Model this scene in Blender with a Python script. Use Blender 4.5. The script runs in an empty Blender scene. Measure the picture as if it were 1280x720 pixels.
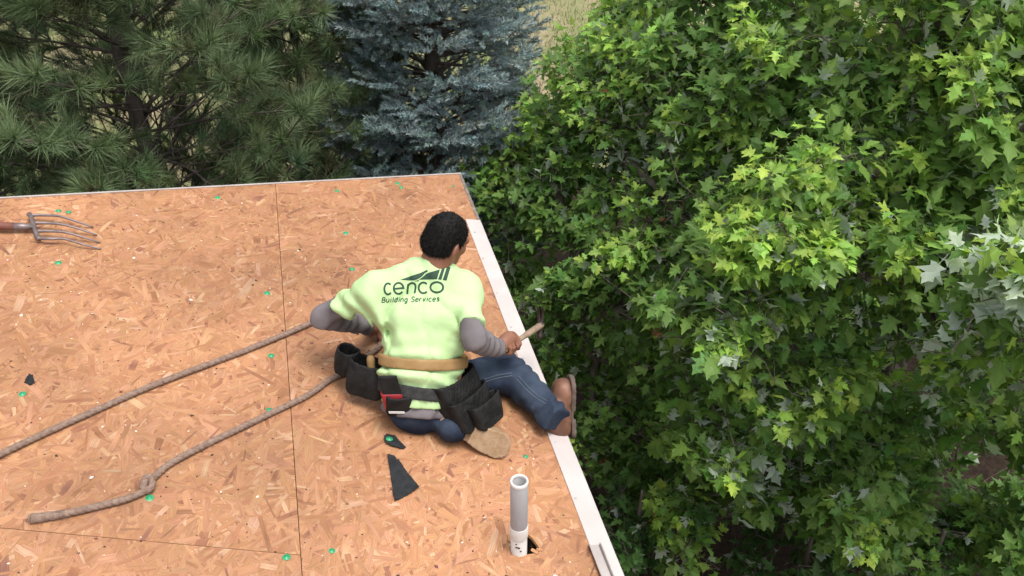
import bpy, bmesh, math, random
import numpy as np
from mathutils import Vector, Matrix
from mathutils.bvhtree import BVHTree

random.seed(7); RNG = np.random.default_rng(7)
SC = bpy.context.scene
COL = SC.collection
rad = math.radians

# ------------------------------------------------------------------ camera
F = 1150.0; TH = rad(36); HC = 6.2
CAM = np.array([0, 0, HC]); RT = np.array([1., 0, 0])
FW = np.array([0, math.cos(TH), -math.sin(TH)]); DN = np.array([0, -math.sin(TH), -math.cos(TH)])
cam = bpy.data.cameras.new('camera'); camo = bpy.data.objects.new('camera', cam); COL.objects.link(camo)
cam.sensor_width = 36; cam.lens = 36 * F / 1280; cam.clip_start = 0.05; cam.clip_end = 2000
camo.location = CAM; camo.rotation_euler = (math.pi / 2 - TH, 0, 0); SC.camera = camo

# ------------------------------------------------------------------ light
SUN_EL, SUN_AZ = rad(72), rad(125)      # azimuth measured from +Y clockwise: soft light from over the maples
w = bpy.data.worlds.new('World'); SC.world = w; w.use_nodes = True
nt = w.node_tree; nt.nodes.clear()
sky = nt.nodes.new('ShaderNodeTexSky'); sky.sky_type = 'NISHITA'; sky.sun_disc = False
sky.sun_elevation = SUN_EL; sky.sun_rotation = SUN_AZ; sky.air_density = 1.0; sky.dust_density = 4.0
hs = nt.nodes.new('ShaderNodeHueSaturation'); hs.inputs['Saturation'].default_value = 0.25
bg = nt.nodes.new('ShaderNodeBackground'); bg.inputs['Strength'].default_value = 0.15
wo = nt.nodes.new('ShaderNodeOutputWorld')
nt.links.new(sky.outputs[0], hs.inputs['Color']); nt.links.new(hs.outputs[0], bg.inputs[0]); nt.links.new(bg.outputs[0], wo.inputs[0])
sun = bpy.data.lights.new('sun', 'SUN'); sun.energy = 1.5; sun.angle = rad(28); sun.color = (1, .95, .88)
suno = bpy.data.objects.new('sun', sun); COL.objects.link(suno)
sd = Vector((math.sin(SUN_AZ) * math.cos(SUN_EL), math.cos(SUN_AZ) * math.cos(SUN_EL), math.sin(SUN_EL)))
suno.rotation_euler = sd.to_track_quat('Z', 'Y').to_euler()
SC.view_settings.view_transform = 'Standard'; SC.view_settings.look = 'None'
SC.view_settings.exposure = 0.80; SC.view_settings.gamma = 1; SC.view_settings.use_curve_mapping = False

# ------------------------------------------------------------------ geometry helpers
def A(*v): return np.array(v, float)
def nrm(v): v = np.asarray(v, float); return v / np.linalg.norm(v)
def ray(px, py): return FW + RT * (px - 640) / F + DN * (py - 360) / F
SL = rad(12)
VV = nrm(A(-.235, .972, 0)); UH = A(VV[1], -VV[0], 0)
UU = UH * math.cos(SL) + A(0, 0, -math.sin(SL)); NN = np.cross(UU, VV)
P0 = CAM - NN * 2.4486
def RF(px, py, h=0.0):                       # the roof (raised by h) under a place
    r = ray(px, py); t = np.dot(P0 + A(0, 0, h) - CAM, NN) / np.dot(r, NN); return CAM + t * r
def DP(px, py, d): return CAM + ray(px, py) * d
def UV(p): return float(np.dot(p - P0, UU)), float(np.dot(p - P0, VV))
def RP(u, v, n=0.0): return P0 + UU * u + VV * v + NN * n
def reach(par, px, py, L, far):
    r = nrm(ray(px, py)); d = CAM - par; b = d @ r; D = b * b - (d @ d - L * L)
    return CAM + (-b + (math.sqrt(max(D, 0)) if far else -math.sqrt(max(D, 0)))) * r
def project(P):
    q = P - CAM; z = q @ FW
    return np.stack([640 + F * (q @ RT) / z, 360 + F * (q @ DN) / z, z], -1)

def hash3(i, j, k, s):
    n = (i * 374761393 + j * 668265263 + k * 2147483647 + s * 1274126177) & 0xffffffff
    n = ((n ^ (n >> 13)) * 1274126177) & 0xffffffff
    return ((n ^ (n >> 16)) & 0xffff) / 32767.5 - 1
def vnoise(P, s=0):
    i = np.floor(P).astype(np.int64); f = P - i; f = f * f * (3 - 2 * f); o = 0
    for a in (0, 1):
        for b in (0, 1):
            for c in (0, 1):
                wgt = (f[..., 0] if a else 1 - f[..., 0]) * (f[..., 1] if b else 1 - f[..., 1]) * (f[..., 2] if c else 1 - f[..., 2])
                o = o + wgt * hash3(i[..., 0] + a, i[..., 1] + b, i[..., 2] + c, s)
    return o

def mesh_np(name, V, faces, smooth=False):
    """faces: list of (n,k) int arrays"""
    me = bpy.data.meshes.new(name); V = np.asarray(V, np.float32)
    faces = [np.asarray(f, np.int32) for f in faces if len(f)]
    me.vertices.add(len(V)); me.vertices.foreach_set('co', V.ravel())
    L = np.concatenate([f.ravel() for f in faces]); me.loops.add(len(L)); me.loops.foreach_set('vertex_index', L)
    sz = np.concatenate([np.full(len(f), f.shape[1], np.int32) for f in faces])
    st = np.concatenate([[0], np.cumsum(sz)[:-1]]).astype(np.int32)
    me.polygons.add(len(sz)); me.polygons.foreach_set('loop_start', st)
    me.polygons.foreach_set('use_smooth', np.full(len(sz), smooth, bool))
    me.update(calc_edges=True); me.validate()
    return me
def set_col(me, C):
    a = me.color_attributes.new('Col', 'FLOAT_COLOR', 'POINT')
    C = np.asarray(C, np.float32)
    if C.shape[1] == 3: C = np.concatenate([C, np.ones((len(C), 1), np.float32)], 1)
    a.data.foreach_set('color', C.ravel())
def link(name, me, mat=None, parent=None, kind=None, label=None, cat=None, group=None):
    o = bpy.data.objects.new(name, me); COL.objects.link(o)
    if mat is not None and me is not None and not len(me.materials): me.materials.append(mat)
    if parent is not None:
        o.parent = parent; o.matrix_parent_inverse = parent_inv(parent)
    if kind: o['kind'] = kind
    if label: o['label'] = label
    if cat: o['category'] = cat
    if group: o['group'] = group
    return o
def parent_inv(p):                           # parts keep world coordinates; only a thing's Empty is moved
    return Matrix.Translation(p.location).inverted() if p.parent is None else Matrix.Identity(4)
def thing(name, label, cat, loc, group=None):
    o = link(name, None, label=label, cat=cat, group=group); o.location = [float(x) for x in loc]; return o

def frame_path(P):
    P = np.asarray(P, float); n = len(P); T = np.gradient(P, axis=0); T /= np.linalg.norm(T, axis=1)[:, None] + 1e-12
    up = A(0, 0, 1) if abs(T[0][2]) < .9 else A(1, 0, 0); X = nrm(np.cross(up, T[0])); XS = []
    for t in T:
        X = nrm(X - t * (X @ t)); XS.append(X)
    XS = np.array(XS); return P, T, XS, np.cross(T, XS)
def tube(P, r, sides=10, cap=True, twist=None):
    P, T, X, Y = frame_path(P); n = len(P); r = np.broadcast_to(r, n)
    a = np.arange(sides) / sides * 2 * math.pi
    V = P[:, None] + r[:, None, None] * (np.cos(a)[None, :, None] * X[:, None] + np.sin(a)[None, :, None] * Y[:, None])
    V = V.reshape(-1, 3); i = np.arange(n - 1)[:, None] * sides; j = np.arange(sides)[None]; k = (j + 1) % sides
    Fq = np.stack([i + j, i + k, i + sides + k, i + sides + j], -1).reshape(-1, 4)
    fs = [Fq]
    if cap: fs.append(np.array([np.arange(sides)[::-1], (n - 1) * sides + np.arange(sides)]))
    return V, fs
def merge(parts):
    Vs, D, o = [], {}, 0
    for V, fs in parts:
        Vs.append(V)
        for f in fs: D.setdefault(f.shape[1], []).append(np.asarray(f) + o)
        o += len(V)
    return np.concatenate(Vs), [np.concatenate(v) for v in D.values()]
def spline(P, m=12):
    P = np.asarray(P, float); Q = np.concatenate([[2 * P[0] - P[1]], P, [2 * P[-1] - P[-2]]]); o = []
    for i in range(len(P) - 1):
        a, b, c, d = Q[i:i + 4]
        for t in np.linspace(0, 1, m, endpoint=False):
            o.append(.5 * ((2 * b) + (c - a) * t + (2 * a - 5 * b + 4 * c - d) * t * t + (3 * b - a - 3 * c + d) * t ** 3))
    o.append(P[-1]); return np.array(o)
def prism(poly, n0, n1):
    """polygon of roof (u,v) points, between roof-normal offsets n0<n1"""
    bm = bmesh.new()
    a = [bm.verts.new(RP(u, v, n1)) for u, v in poly]; b = [bm.verts.new(RP(u, v, n0)) for u, v in poly]
    bm.faces.new(a); bm.faces.new(b[::-1]); k = len(poly)
    for i in range(k): bm.faces.new((a[(i + 1) % k], a[i], b[i], b[(i + 1) % k]))
    bmesh.ops.recalc_face_normals(bm, faces=bm.faces)
    return bm
def bm_mesh(name, bm, smooth=False):
    me = bpy.data.meshes.new(name); bm.to_mesh(me); bm.free()
    if smooth:
        for p in me.polygons: p.use_smooth = True
    return me
def obox(c, ax, half, bev=0.0, seg=2):
    bm = bmesh.new(); bmesh.ops.create_cube(bm, size=2)
    M = Matrix([[*(ax[r][i] * half[r] for r in range(3)), c[i]] for i in range(3)] + [[0, 0, 0, 1]])
    bmesh.ops.transform(bm, matrix=M, verts=bm.verts)
    if bev: bmesh.ops.bevel(bm, geom=list(bm.edges) + list(bm.verts), offset=bev, segments=seg, profile=.5, affect='EDGES')
    bmesh.ops.recalc_face_normals(bm, faces=bm.faces)
    return bm

# ------------------------------------------------------------------ signed-distance volumes
class Vol:
    def __init__(s, lo, hi, h):
        s.lo = np.array(lo, float); s.h = h
        s.n = np.ceil((np.array(hi) - s.lo) / h).astype(int) + 1
        s.f = np.full(s.n, 9., np.float32)
    def block(s, lo, hi):
        a = np.clip(np.floor((lo - s.lo) / s.h).astype(int), 0, s.n); b = np.clip(np.ceil((hi - s.lo) / s.h).astype(int) + 1, 0, s.n)
        g = np.meshgrid(*[s.lo[i] + s.h * np.arange(a[i], b[i]) for i in range(3)], indexing='ij')
        return tuple(slice(a[i], b[i]) for i in range(3)), np.stack(g, -1)
    def add(s, fn, lo, hi, k=.02):
        m = k + 3 * s.h; sl, P = s.block(np.array(lo) - m, np.array(hi) + m)
        if P.size == 0: return
        d = fn(P); a = s.f[sl]; t = np.clip(.5 + .5 * (a - d) / k, 0, 1); s.f[sl] = a * (1 - t) + d * t - k * t * (1 - t)
    def seg(s, a, b, ra, rb, k=.02, across=None, flat=1., infl=0.):
        """tapered capsule; 'across' is the wide axis, the other section axis is flat*radius"""
        a = np.array(a, float); b = np.array(b, float); ra += infl; rb += infl; m = max(ra, rb) * 1.05
        def fn(P):
            q = P - a; ab = b - a; L2 = ab @ ab + 1e-9; t = np.clip((q @ ab) / L2, 0, 1)
            e = q - t[..., None] * ab; r = ra + (rb - ra) * t
            if across is None: return np.sqrt((e * e).sum(-1)) - r
            ax = nrm(across); x = e @ ax; rest = np.sqrt(np.maximum((e * e).sum(-1) - x * x, 0))
            return (np.sqrt((x / r) ** 2 + (rest / (r * flat)) ** 2) - 1) * r * flat
        s.add(fn, np.minimum(a, b) - m, np.maximum(a, b) + m, k)
    def ell(s, c, axes, rr, k=.015, sub=False):
        c = np.array(c, float); axes = [np.array(x, float) for x in axes]; m = max(rr) * 1.1
        def fn(P):
            q = P - c; v = np.sqrt(sum(((q @ axes[i]) / rr[i]) ** 2 for i in range(3))); return (v - 1) * min(rr)
        if sub:
            sl, P = s.block(c - m, c + m); s.f[sl] = np.maximum(s.f[sl], -fn(P))
        else: s.add(fn, c - m, c + m, k)
    def cut(s, p, n):                          # keep the side where (x-p).n < 0
        g = [s.lo[i] + s.h * np.arange(s.n[i]) for i in range(3)]
        d = (g[0] - p[0])[:, None, None] * n[0] + (g[1] - p[1])[None, :, None] * n[1] + (g[2] - p[2])[None, None, :] * n[2]
        s.f = np.maximum(s.f, d.astype(np.float32))
    def grid(s):
        return np.stack(np.meshgrid(*[s.lo[i] + s.h * np.arange(s.n[i]) for i in range(3)], indexing='ij'), -1)
    def wrinkle(s, amp, sc, seed=0, band=.05, stretch=None):
        I = np.argwhere(np.abs(s.f) < band); P = s.lo + I * s.h
        Q = P if stretch is None else P @ np.array(stretch)
        s.f[tuple(I.T)] += (amp * (vnoise(Q * sc, seed) + .5 * vnoise(Q * sc * 2.1, seed + 3))).astype(np.float32)
    def mesh(s, name, it=1, smooth=True):
        V, Q = nets(s.f, s.lo, s.h)
        for _ in range(it):
            S = np.zeros_like(V); c = np.zeros(len(V))
            for i in range(4):
                np.add.at(S, Q[:, i], V[Q[:, (i + 1) % 4]]); np.add.at(c, Q[:, i], 1)
                np.add.at(S, Q[:, (i + 1) % 4], V[Q[:, i]]); np.add.at(c, Q[:, (i + 1) % 4], 1)
            V = V * .5 + .5 * S / np.maximum(c, 1)[:, None]
        return mesh_np(name, V, [Q], smooth)
def nets(f, lo, h):
    s = f < 0; n = np.array(f.shape); c = np.zeros(n - 1, np.uint8)
    K = [np.array([i, j, k]) for i in (0, 1) for j in (0, 1) for k in (0, 1)]
    for k in K: c += s[k[0]:n[0] - 1 + k[0], k[1]:n[1] - 1 + k[1], k[2]:n[2] - 1 + k[2]]
    act = (c > 0) & (c < 8); I = np.argwhere(act); idx = np.full(act.shape, -1, np.int32); idx[act] = np.arange(len(I))
    pos = np.zeros((len(I), 3)); cnt = np.zeros(len(I))
    for a in K:
        for d in range(3):
            if a[d] == 0:
                b = a.copy(); b[d] = 1
                fa = f[tuple((I + a).T)]; fb = f[tuple((I + b).T)]; m = (fa < 0) != (fb < 0)
                t = np.where(m, fa / np.where(m, fa - fb, 1), 0); p = a[None] + (b - a)[None] * t[:, None]
                pos[m] += p[m]; cnt[m] += 1
    V = lo + h * (I + pos / cnt[:, None]); Q = []
    for d in range(3):
        u, v = (d + 1) % 3, (d + 2) % 3
        s0 = [slice(None)] * 3; s1 = [slice(None)] * 3; s0[d] = slice(0, -1); s1[d] = slice(1, None)
        ch = s[tuple(s0)] != s[tuple(s1)]; E = np.argwhere(ch)
        E = E[(E[:, u] > 0) & (E[:, v] > 0) & (E[:, u] < n[u] - 1) & (E[:, v] < n[v] - 1)]
        eu = np.eye(3, dtype=int)[u]; ev = np.eye(3, dtype=int)[v]
        q = np.stack([idx[tuple((E - eu - ev).T)], idx[tuple((E - ev).T)], idx[tuple(E.T)], idx[tuple((E - eu).T)]], -1)
        ins = s[tuple(E.T)]; q[~ins] = q[~ins][:, ::-1]; Q.append(q)
    Q = np.concatenate(Q); return V, Q[(Q >= 0).all(1)]

# ------------------------------------------------------------------ materials
def new_mat(name):
    m = bpy.data.materials.new(name); m.use_nodes = True; t = m.node_tree
    b = t.nodes['Principled BSDF']; return m, t, b
def N_(t, typ, **kw):
    n = t.nodes.new(typ)
    for k, v in kw.items():
        if hasattr(n, k) and k not in n.inputs.keys(): setattr(n, k, v)
        else: n.inputs[k].default_value = v
    return n
def mat(name, c, rough=.7, c2=None, scale=20., bump=0., bscale=80., metal=0., spec=.4, detail=5., stretch=(1, 1, 1), mixpos=(.35, .65), coat=0.):
    m, t, b = new_mat(name); L = t.links.new
    b.inputs['Roughness'].default_value = rough; b.inputs['Metallic'].default_value = metal
    b.inputs['Specular IOR Level'].default_value = spec; b.inputs['Coat Weight'].default_value = coat
    tc = N_(t, 'ShaderNodeTexCoord'); mp = N_(t, 'ShaderNodeMapping'); mp.inputs['Scale'].default_value = stretch
    L(tc.outputs['Object'], mp.inputs['Vector'])
    if c2 is not None:
        n = N_(t, 'ShaderNodeTexNoise', Scale=scale, Detail=detail); L(mp.outputs[0], n.inputs['Vector'])
        r = N_(t, 'ShaderNodeValToRGB'); r.color_ramp.elements[0].position = mixpos[0]; r.color_ramp.elements[1].position = mixpos[1]
        r.color_ramp.elements[0].color = (*c, 1); r.color_ramp.elements[1].color = (*c2, 1)
        L(n.outputs['Fac'], r.inputs[0]); L(r.outputs[0], b.inputs['Base Color'])
    else: b.inputs['Base Color'].default_value = (*c, 1)
    if bump:
        n = N_(t, 'ShaderNodeTexNoise', Scale=bscale, Detail=4.); L(mp.outputs[0], n.inputs['Vector'])
        bp = N_(t, 'ShaderNodeBump', Strength=bump, Distance=.004); L(n.outputs['Fac'], bp.inputs['Height']); L(bp.outputs[0], b.inputs['Normal'])
    return m
def leaf_mat(name, back=None, trans=.35, rough=.55, spec=.35, tint=(1.15, 1.2, .55)):
    """colour from the leaf's own attribute; optional pale underside; light passes through the blade"""
    m, t, b = new_mat(name); L = t.links.new
    at = N_(t, 'ShaderNodeAttribute', attribute_name='Col'); src = at.outputs['Color']
    if back:
        g = N_(t, 'ShaderNodeNewGeometry'); mx = N_(t, 'ShaderNodeMix', data_type='RGBA'); mx.inputs['B'].default_value = (*back, 1)
        mu = N_(t, 'ShaderNodeMath', operation='MULTIPLY'); mu.inputs[1].default_value = .85
        L(g.outputs['Backfacing'], mu.inputs[0]); L(mu.outputs[0], mx.inputs['Factor']); L(src, mx.inputs['A']); fr = mx.outputs['Result']
    else: fr = src
    L(fr, b.inputs['Base Color']); b.inputs['Roughness'].default_value = rough; b.inputs['Specular IOR Level'].default_value = spec
    tr = N_(t, 'ShaderNodeBsdfTranslucent'); tm = N_(t, 'ShaderNodeMix', data_type='RGBA', blend_type='MULTIPLY'); tm.inputs['Factor'].default_value = 1
    tm.inputs['B'].default_value = (*tint, 1); L(src, tm.inputs['A']); L(tm.outputs['Result'], tr.inputs['Color'])
    ms = N_(t, 'ShaderNodeMixShader'); ms.inputs[0].default_value = trans; L(b.outputs[0], ms.inputs[1]); L(tr.outputs[0], ms.inputs[2])
    L(ms.outputs[0], t.nodes['Material Output'].inputs['Surface']); return m

M = {}
M['osb'] = mat('osb_core', (.35, .172, .08), .8, (.42, .215, .105), 60, .3, 200)
def osb_strand():
    m, t, b = new_mat('osb_strand'); L = t.links.new
    at = N_(t, 'ShaderNodeAttribute', attribute_name='Col'); uv = N_(t, 'ShaderNodeUVMap', uv_map='UVMap')
    mp = N_(t, 'ShaderNodeMapping'); mp.inputs['Scale'].default_value = (14, 260, 1); L(uv.outputs[0], mp.inputs['Vector'])
    n = N_(t, 'ShaderNodeTexNoise', Scale=1., Detail=3.); L(mp.outputs[0], n.inputs['Vector'])
    r = N_(t, 'ShaderNodeMapRange'); r.inputs['From Min'].default_value = .25; r.inputs['From Max'].default_value = .75
    r.inputs['To Min'].default_value = .74; r.inputs['To Max'].default_value = 1.22; L(n.outputs['Fac'], r.inputs['Value'])
    tc = N_(t, 'ShaderNodeTexCoord'); n2 = N_(t, 'ShaderNodeTexNoise', Scale=1.6, Detail=6.); L(tc.outputs['Object'], n2.inputs['Vector'])
    r2 = N_(t, 'ShaderNodeMapRange'); r2.inputs['From Min'].default_value = .3; r2.inputs['From Max'].default_value = .7
    r2.inputs['To Min'].default_value = .76; r2.inputs['To Max'].default_value = 1.16; L(n2.outputs['Fac'], r2.inputs['Value'])
    mm = N_(t, 'ShaderNodeMath', operation='MULTIPLY'); L(r.outputs[0], mm.inputs[0]); L(r2.outputs[0], mm.inputs[1])
    vm = N_(t, 'ShaderNodeVectorMath', operation='SCALE'); L(at.outputs['Color'], vm.inputs[0]); L(mm.outputs[0], vm.inputs['Scale'])
    L(vm.outputs[0], b.inputs['Base Color']); b.inputs['Roughness'].default_value = .62; b.inputs['Specular IOR Level'].default_value = .35
    bp = N_(t, 'ShaderNodeBump', Strength=.25, Distance=.002); L(n.outputs['Fac'], bp.inputs['Height']); L(bp.outputs[0], b.inputs['Normal'])
    return m
M['strand'] = osb_strand()
M['drip'] = mat('white_painted_metal', (.49, .44, .425), .45, (.43, .385, .37), 6, .04, 40, spec=.5)
M['drip_old'] = mat('weathered_metal', (0.333, 0.296, 0.2812), .5, (0.407, 0.37, 0.3552), 9, .1, 60)
M['edge_dark'] = mat('grimy_roof_edge', (.12, .10, .09), .7, (.22, .19, .17), 25, .3)
M['fascia'] = mat('painted_fascia', (0.407, 0.37, 0.333), .6, (0.3552, 0.3256, 0.296), 8)
M['wall'] = mat('stucco_wall', (.48, .42, .34), .9, (.42, .37, .30), 14, .4, 120)
M['pvc_grey'] = mat('grey_painted_pvc', (0.2664, 0.259, 0.2738), .5, (0.3404, 0.333, 0.3404), 14, .1, 60, stretch=(1, 1, .4))
M['pvc'] = mat('white_pvc', (0.5772, 0.5624, 0.5476), .35, (0.4884, 0.4662, 0.444), 18)
M['ink'] = mat('black_marker_ink', (.03, .03, .04), .6)
M['grn_cap'] = mat('green_plastic_cap', (0.0148, 0.2442, 0.0962), .35, (0.0444, 0.3108, 0.148), 60, spec=.5)
M['felt'] = mat('black_roofing_felt', (.007, .008, .010), .85, (.018, .019, .022), 40, .5, 200)
M['rope'] = mat('dusty_brown_rope', (.18, .122, .096), .95, (.265, .188, .15), 60, .6, 300, spec=.1)
M['steel'] = mat('worn_fork_steel', (0.1628, 0.1258, 0.1258), .45, (0.2442, 0.1998, 0.1998), 30, .1, metal=.5)
M['redwood'] = mat('red_painted_handle', (0.1628, 0.0518, 0.0407), .6, (0.222, 0.111, 0.0814), 12, .15, 100)
M['shirt'] = mat('lime_tshirt_cotton', (.41, .58, .285), .88, (.44, .61, .32), 7, .55, 45, spec=.15)
M['print'] = mat('dark_green_print', (.018, .05, .03), .7)
M['under'] = mat('grey_undershirt_cotton', (0.1295, 0.1147, 0.1221), .9, (0.1739, 0.1554, 0.1628), 9, .3, 900, spec=.15)
M['jeans'] = mat('blue_denim', (.009, .015, .032), .9, (.052, .070, .102), 5, .8, 40, spec=.15, mixpos=(.4, .75))
M['thread'] = mat('faded_denim_thread', (.10, .12, .15), .9)
M['skin'] = mat('brown_skin', (0.1998, 0.0851, 0.0518), .5, (0.2442, 0.111, 0.0703), 25, .08, 300, spec=.4)
M['hair'] = mat('black_hair', (.0045, .004, .004), .6, (.009, .0075, .007), 90, .4, 300, spec=.2)
M['boot'] = mat('russet_boot_leather', (.105, .045, .027), .55, (.20, .095, .058), 16, .25, 120, spec=.45)
M['boot_tan'] = mat('dusty_tan_boot_leather', (0.2442, 0.1554, 0.0888), .85, (0.3108, 0.2072, 0.1258), 18, .3, 150)
M['sole'] = mat('grey_brown_rubber', (.07, .05, .042), .8, (.12, .088, .07), 25, .3, 100)
M['sole_tan'] = mat('dusty_tan_rubber', (0.2516, 0.1591, 0.0888), .9, (0.3182, 0.2146, 0.1332), 30, .5, 140)
M['blk'] = mat('black_tool_leather', (.006, .006, .006), .65, (.015, .0145, .0145), 20, .4, 260, spec=.22)
M['blkweb'] = mat('black_webbing', (.014, .014, .014), .8, (.03, .03, .03), 50, .5, 400)
M['tanweb'] = mat('tan_leather_belt', (0.2516, 0.148, 0.0555), .65, (0.3108, 0.1924, 0.0814), 18, .2, 200)
M['red'] = mat('red_plastic', (.28, .02, .025), .4, (.22, .015, .02), 20)
M['yel'] = mat('yellow_plastic', (0.555, 0.3108, 0.074), .45)
M['brownwood'] = mat('brown_wood_handle', (.20, .09, .04), .55, (.28, .14, .07), 30)
M['hick'] = mat('worn_hickory', (.21, .145, .10), .65, (.30, .215, .155), 25, .15, 150)
M['iron'] = mat('dark_hammer_steel', (.04, .03, .028), .5, (.08, .06, .055), 40, .1, metal=.7)
M['chrome'] = mat('bright_tool_steel', (.6, .6, .6), .25, metal=1.)
M['bark'] = mat('grey_brown_bark', (.075, .055, .045), .95, (.15, .125, .11), 14, .9, 40, stretch=(1, 1, .3))
M['pinebark'] = mat('dark_pine_bark', (.045, .034, .028), .95, (.10, .08, .068), 18, .9, 40, stretch=(1, 1, .35))
M['twig'] = mat('grey_dead_twig', (.13, .10, .085), .9, (.22, .18, .16), 25)
M['maple'] = leaf_mat('maple_leaf', back=(.56, .64, .55), trans=.42)
M['pine'] = leaf_mat('pine_needle', trans=.15, rough=.5, tint=(1.1, 1.15, .6))
M['spruce'] = leaf_mat('blue_spruce_needle', trans=.10, rough=.6, tint=(1, 1.05, .9))
M['grass'] = leaf_mat('field_grass', trans=.3, rough=.7, tint=(1.1, 1.1, .6))
def ground_mat():
    m, t, b = new_mat('field_ground'); L = t.links.new
    tc = N_(t, 'ShaderNodeTexCoord'); n1 = N_(t, 'ShaderNodeTexNoise', Scale=.55, Detail=7.); n2 = N_(t, 'ShaderNodeTexNoise', Scale=6., Detail=6.)
    L(tc.outputs['Object'], n1.inputs['Vector']); L(tc.outputs['Object'], n2.inputs['Vector'])
    r = N_(t, 'ShaderNodeValToRGB'); e = r.color_ramp.elements
    e[0].position = .36; e[0].color = (.15, .18, .07, 1); e[1].position = .62; e[1].color = (.28, .23, .145, 1)
    x = e.new(.5); x.color = (.20, .20, .10, 1)
    ad = N_(t, 'ShaderNodeMath', operation='MULTIPLY_ADD'); ad.inputs[1].default_value = .4; L(n2.outputs['Fac'], ad.inputs[0])
    sb = N_(t, 'ShaderNodeMath', operation='SUBTRACT'); sb.inputs[1].default_value = .2; L(n1.outputs['Fac'], sb.inputs[0]); L(sb.outputs[0], ad.inputs[2])
    L(ad.outputs[0], r.inputs[0]); L(r.outputs[0], b.inputs['Base Color']); b.inputs['Roughness'].default_value = .95
    b.inputs['Specular IOR Level'].default_value = .1
    bp = N_(t, 'ShaderNodeBump', Strength=.6, Distance=.05); L(n2.outputs['Fac'], bp.inputs['Height']); L(bp.outputs[0], b.inputs['Normal'])
    return m
M['ground'] = ground_mat()
M['mulch'] = mat('brown_mulch', (.018, .012, .009), .95, (.040, .027, .020), 22, 1., 60, spec=.1)

# ------------------------------------------------------------------ ground
g = np.linspace(-1, 1, 61); g = np.sign(g) * np.abs(g) ** 3 * 900
X, Y = np.meshgrid(g, g, indexing='ij'); Z = .12 * np.sin(X * .21) * np.cos(Y * .17)
Z = np.where(np.hypot(X, Y) > 150, 0, Z) - .12
i = np.arange(60)[:, None] * 61 + np.arange(60)[None]
Vg = np.stack([X, Y, Z], -1).reshape(-1, 3); Fg = np.stack([i, i + 61, i + 62, i + 1], -1).reshape(-1, 4)
link('ground', mesh_np('ground', Vg, [Fg], True), M['ground'], kind='structure')
# planting bed under the maples: low lumpy sheet
n = 70; bx = np.linspace(-1.6, 9, n); by = np.linspace(-1, 11.0, n); X, Y = np.meshgrid(bx, by, indexing='ij')
Z = .10 + .05 * vnoise(np.stack([X * 3, Y * 3, X * 0], -1)) + .03 * vnoise(np.stack([X * 11, Y * 11, X * 0], -1), 5)
edge = np.minimum.reduce([X + 1.6, 9 - X, Y + 1, 11 - Y]); Z = np.where(edge < .1, -.3, Z)
i = np.arange(n - 1)[:, None] * n + np.arange(n - 1)[None]
link('planting_bed', mesh_np('planting_bed', np.stack([X, Y, Z], -1).reshape(-1, 3), [np.stack([i, i + n, i + n + 1, i + 1], -1).reshape(-1, 4)], True), M['mulch'], kind='structure')
def grass_field():
    n = 45000; V = []; Cc = []
    r = RNG.uniform(9, 30, n); px = RNG.uniform(-100, 820, n); x = (px - 640) / F * r * 1.15; y = r
    h = RNG.uniform(.06, .2, n); a = RNG.uniform(0, 6.28, n); ln = RNG.normal(0, .07, (n, 2)); wd = RNG.uniform(.006, .013, n)
    z = .12 * np.sin(x * .21) * np.cos(y * .17) - .13
    b0 = np.stack([x - np.cos(a) * wd, y - np.sin(a) * wd, z], -1); b1 = np.stack([x + np.cos(a) * wd, y + np.sin(a) * wd, z], -1)
    tp = np.stack([x + ln[:, 0], y + ln[:, 1], z + h], -1)
    V = np.stack([b0, b1, tp], 1).reshape(-1, 3)
    patch = vnoise(np.stack([x * .45, y * .45, x * 0], -1), 9); m = np.clip(.5 + patch * 1.2 + RNG.normal(0, .2, n), 0, 1)[:, None]
    c = (1 - m) * A(.15, .19, .075) + m * A(.30, .255, .155); c *= RNG.uniform(.7, 1.25, (n, 1))
    me = mesh_np('grass', V, [np.arange(3 * n).reshape(-1, 3)]); set_col(me, np.repeat(c, 3, 0))
    link('field_grass', me, M['grass'], kind='stuff', label='dry tan and green grass of the open field behind the trees', cat='grass')
grass_field()

# ------------------------------------------------------------------ house with bare OSB roof
UE = 1.38
house = thing('house', 'house with a bare orange strand-board roof deck and white metal drip edge', 'house', (-1.2, 1.0, 0))
def rake_v(u): return 4.194 + (u + .966) * .2551
def hs_v(u): return 2.182 - .187 * (u + .603)
S1, S2, UR = .297, -.612, -2.3
panels = [
    ([(S1, .6), (UE, .6), (UE, rake_v(UE)), (S1, rake_v(S1))]),
    ([(UR, hs_v(UR)), (S1, hs_v(S1)), (S1, rake_v(S1)), (UR, rake_v(UR))]),
    ([(S2, .6), (S1, .6), (S1, hs_v(S1)), (S2, hs_v(S2))]),
    ([(UR, .6), (S2, .6), (S2, hs_v(S2)), (UR, hs_v(UR))]),
    ([(-.4, -1.5), (UE, -1.5), (UE, .6), (-.4, .6)]),
    ([(UR, -1.5), (-.4, -1.5), (-.4, .6), (UR, .6)])]
PIPE = RF(648.5, 688); PU, PV_ = UV(PIPE)
hole = [UV(RF(*p)) for p in [(639, 672), (652, 662), (665, 672), (674, 684), (671, 691), (660, 693), (645, 692), (636, 682)]]
def inset(poly, d):
    c = np.mean(poly, 0); out = []
    k = len(poly); P = np.array(poly)
    for i in range(k):
        a, b, e = P[i - 1], P[i], P[(i + 1) % k]
        n1 = A(-(b - a)[1], (b - a)[0]); n1 /= np.linalg.norm(n1); n2 = A(-(e - b)[1], (e - b)[0]); n2 /= np.linalg.norm(n2)
        m = n1 + n2; m /= (1 + n1 @ n2); out.append(tuple(b + m * d))
    return out
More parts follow.
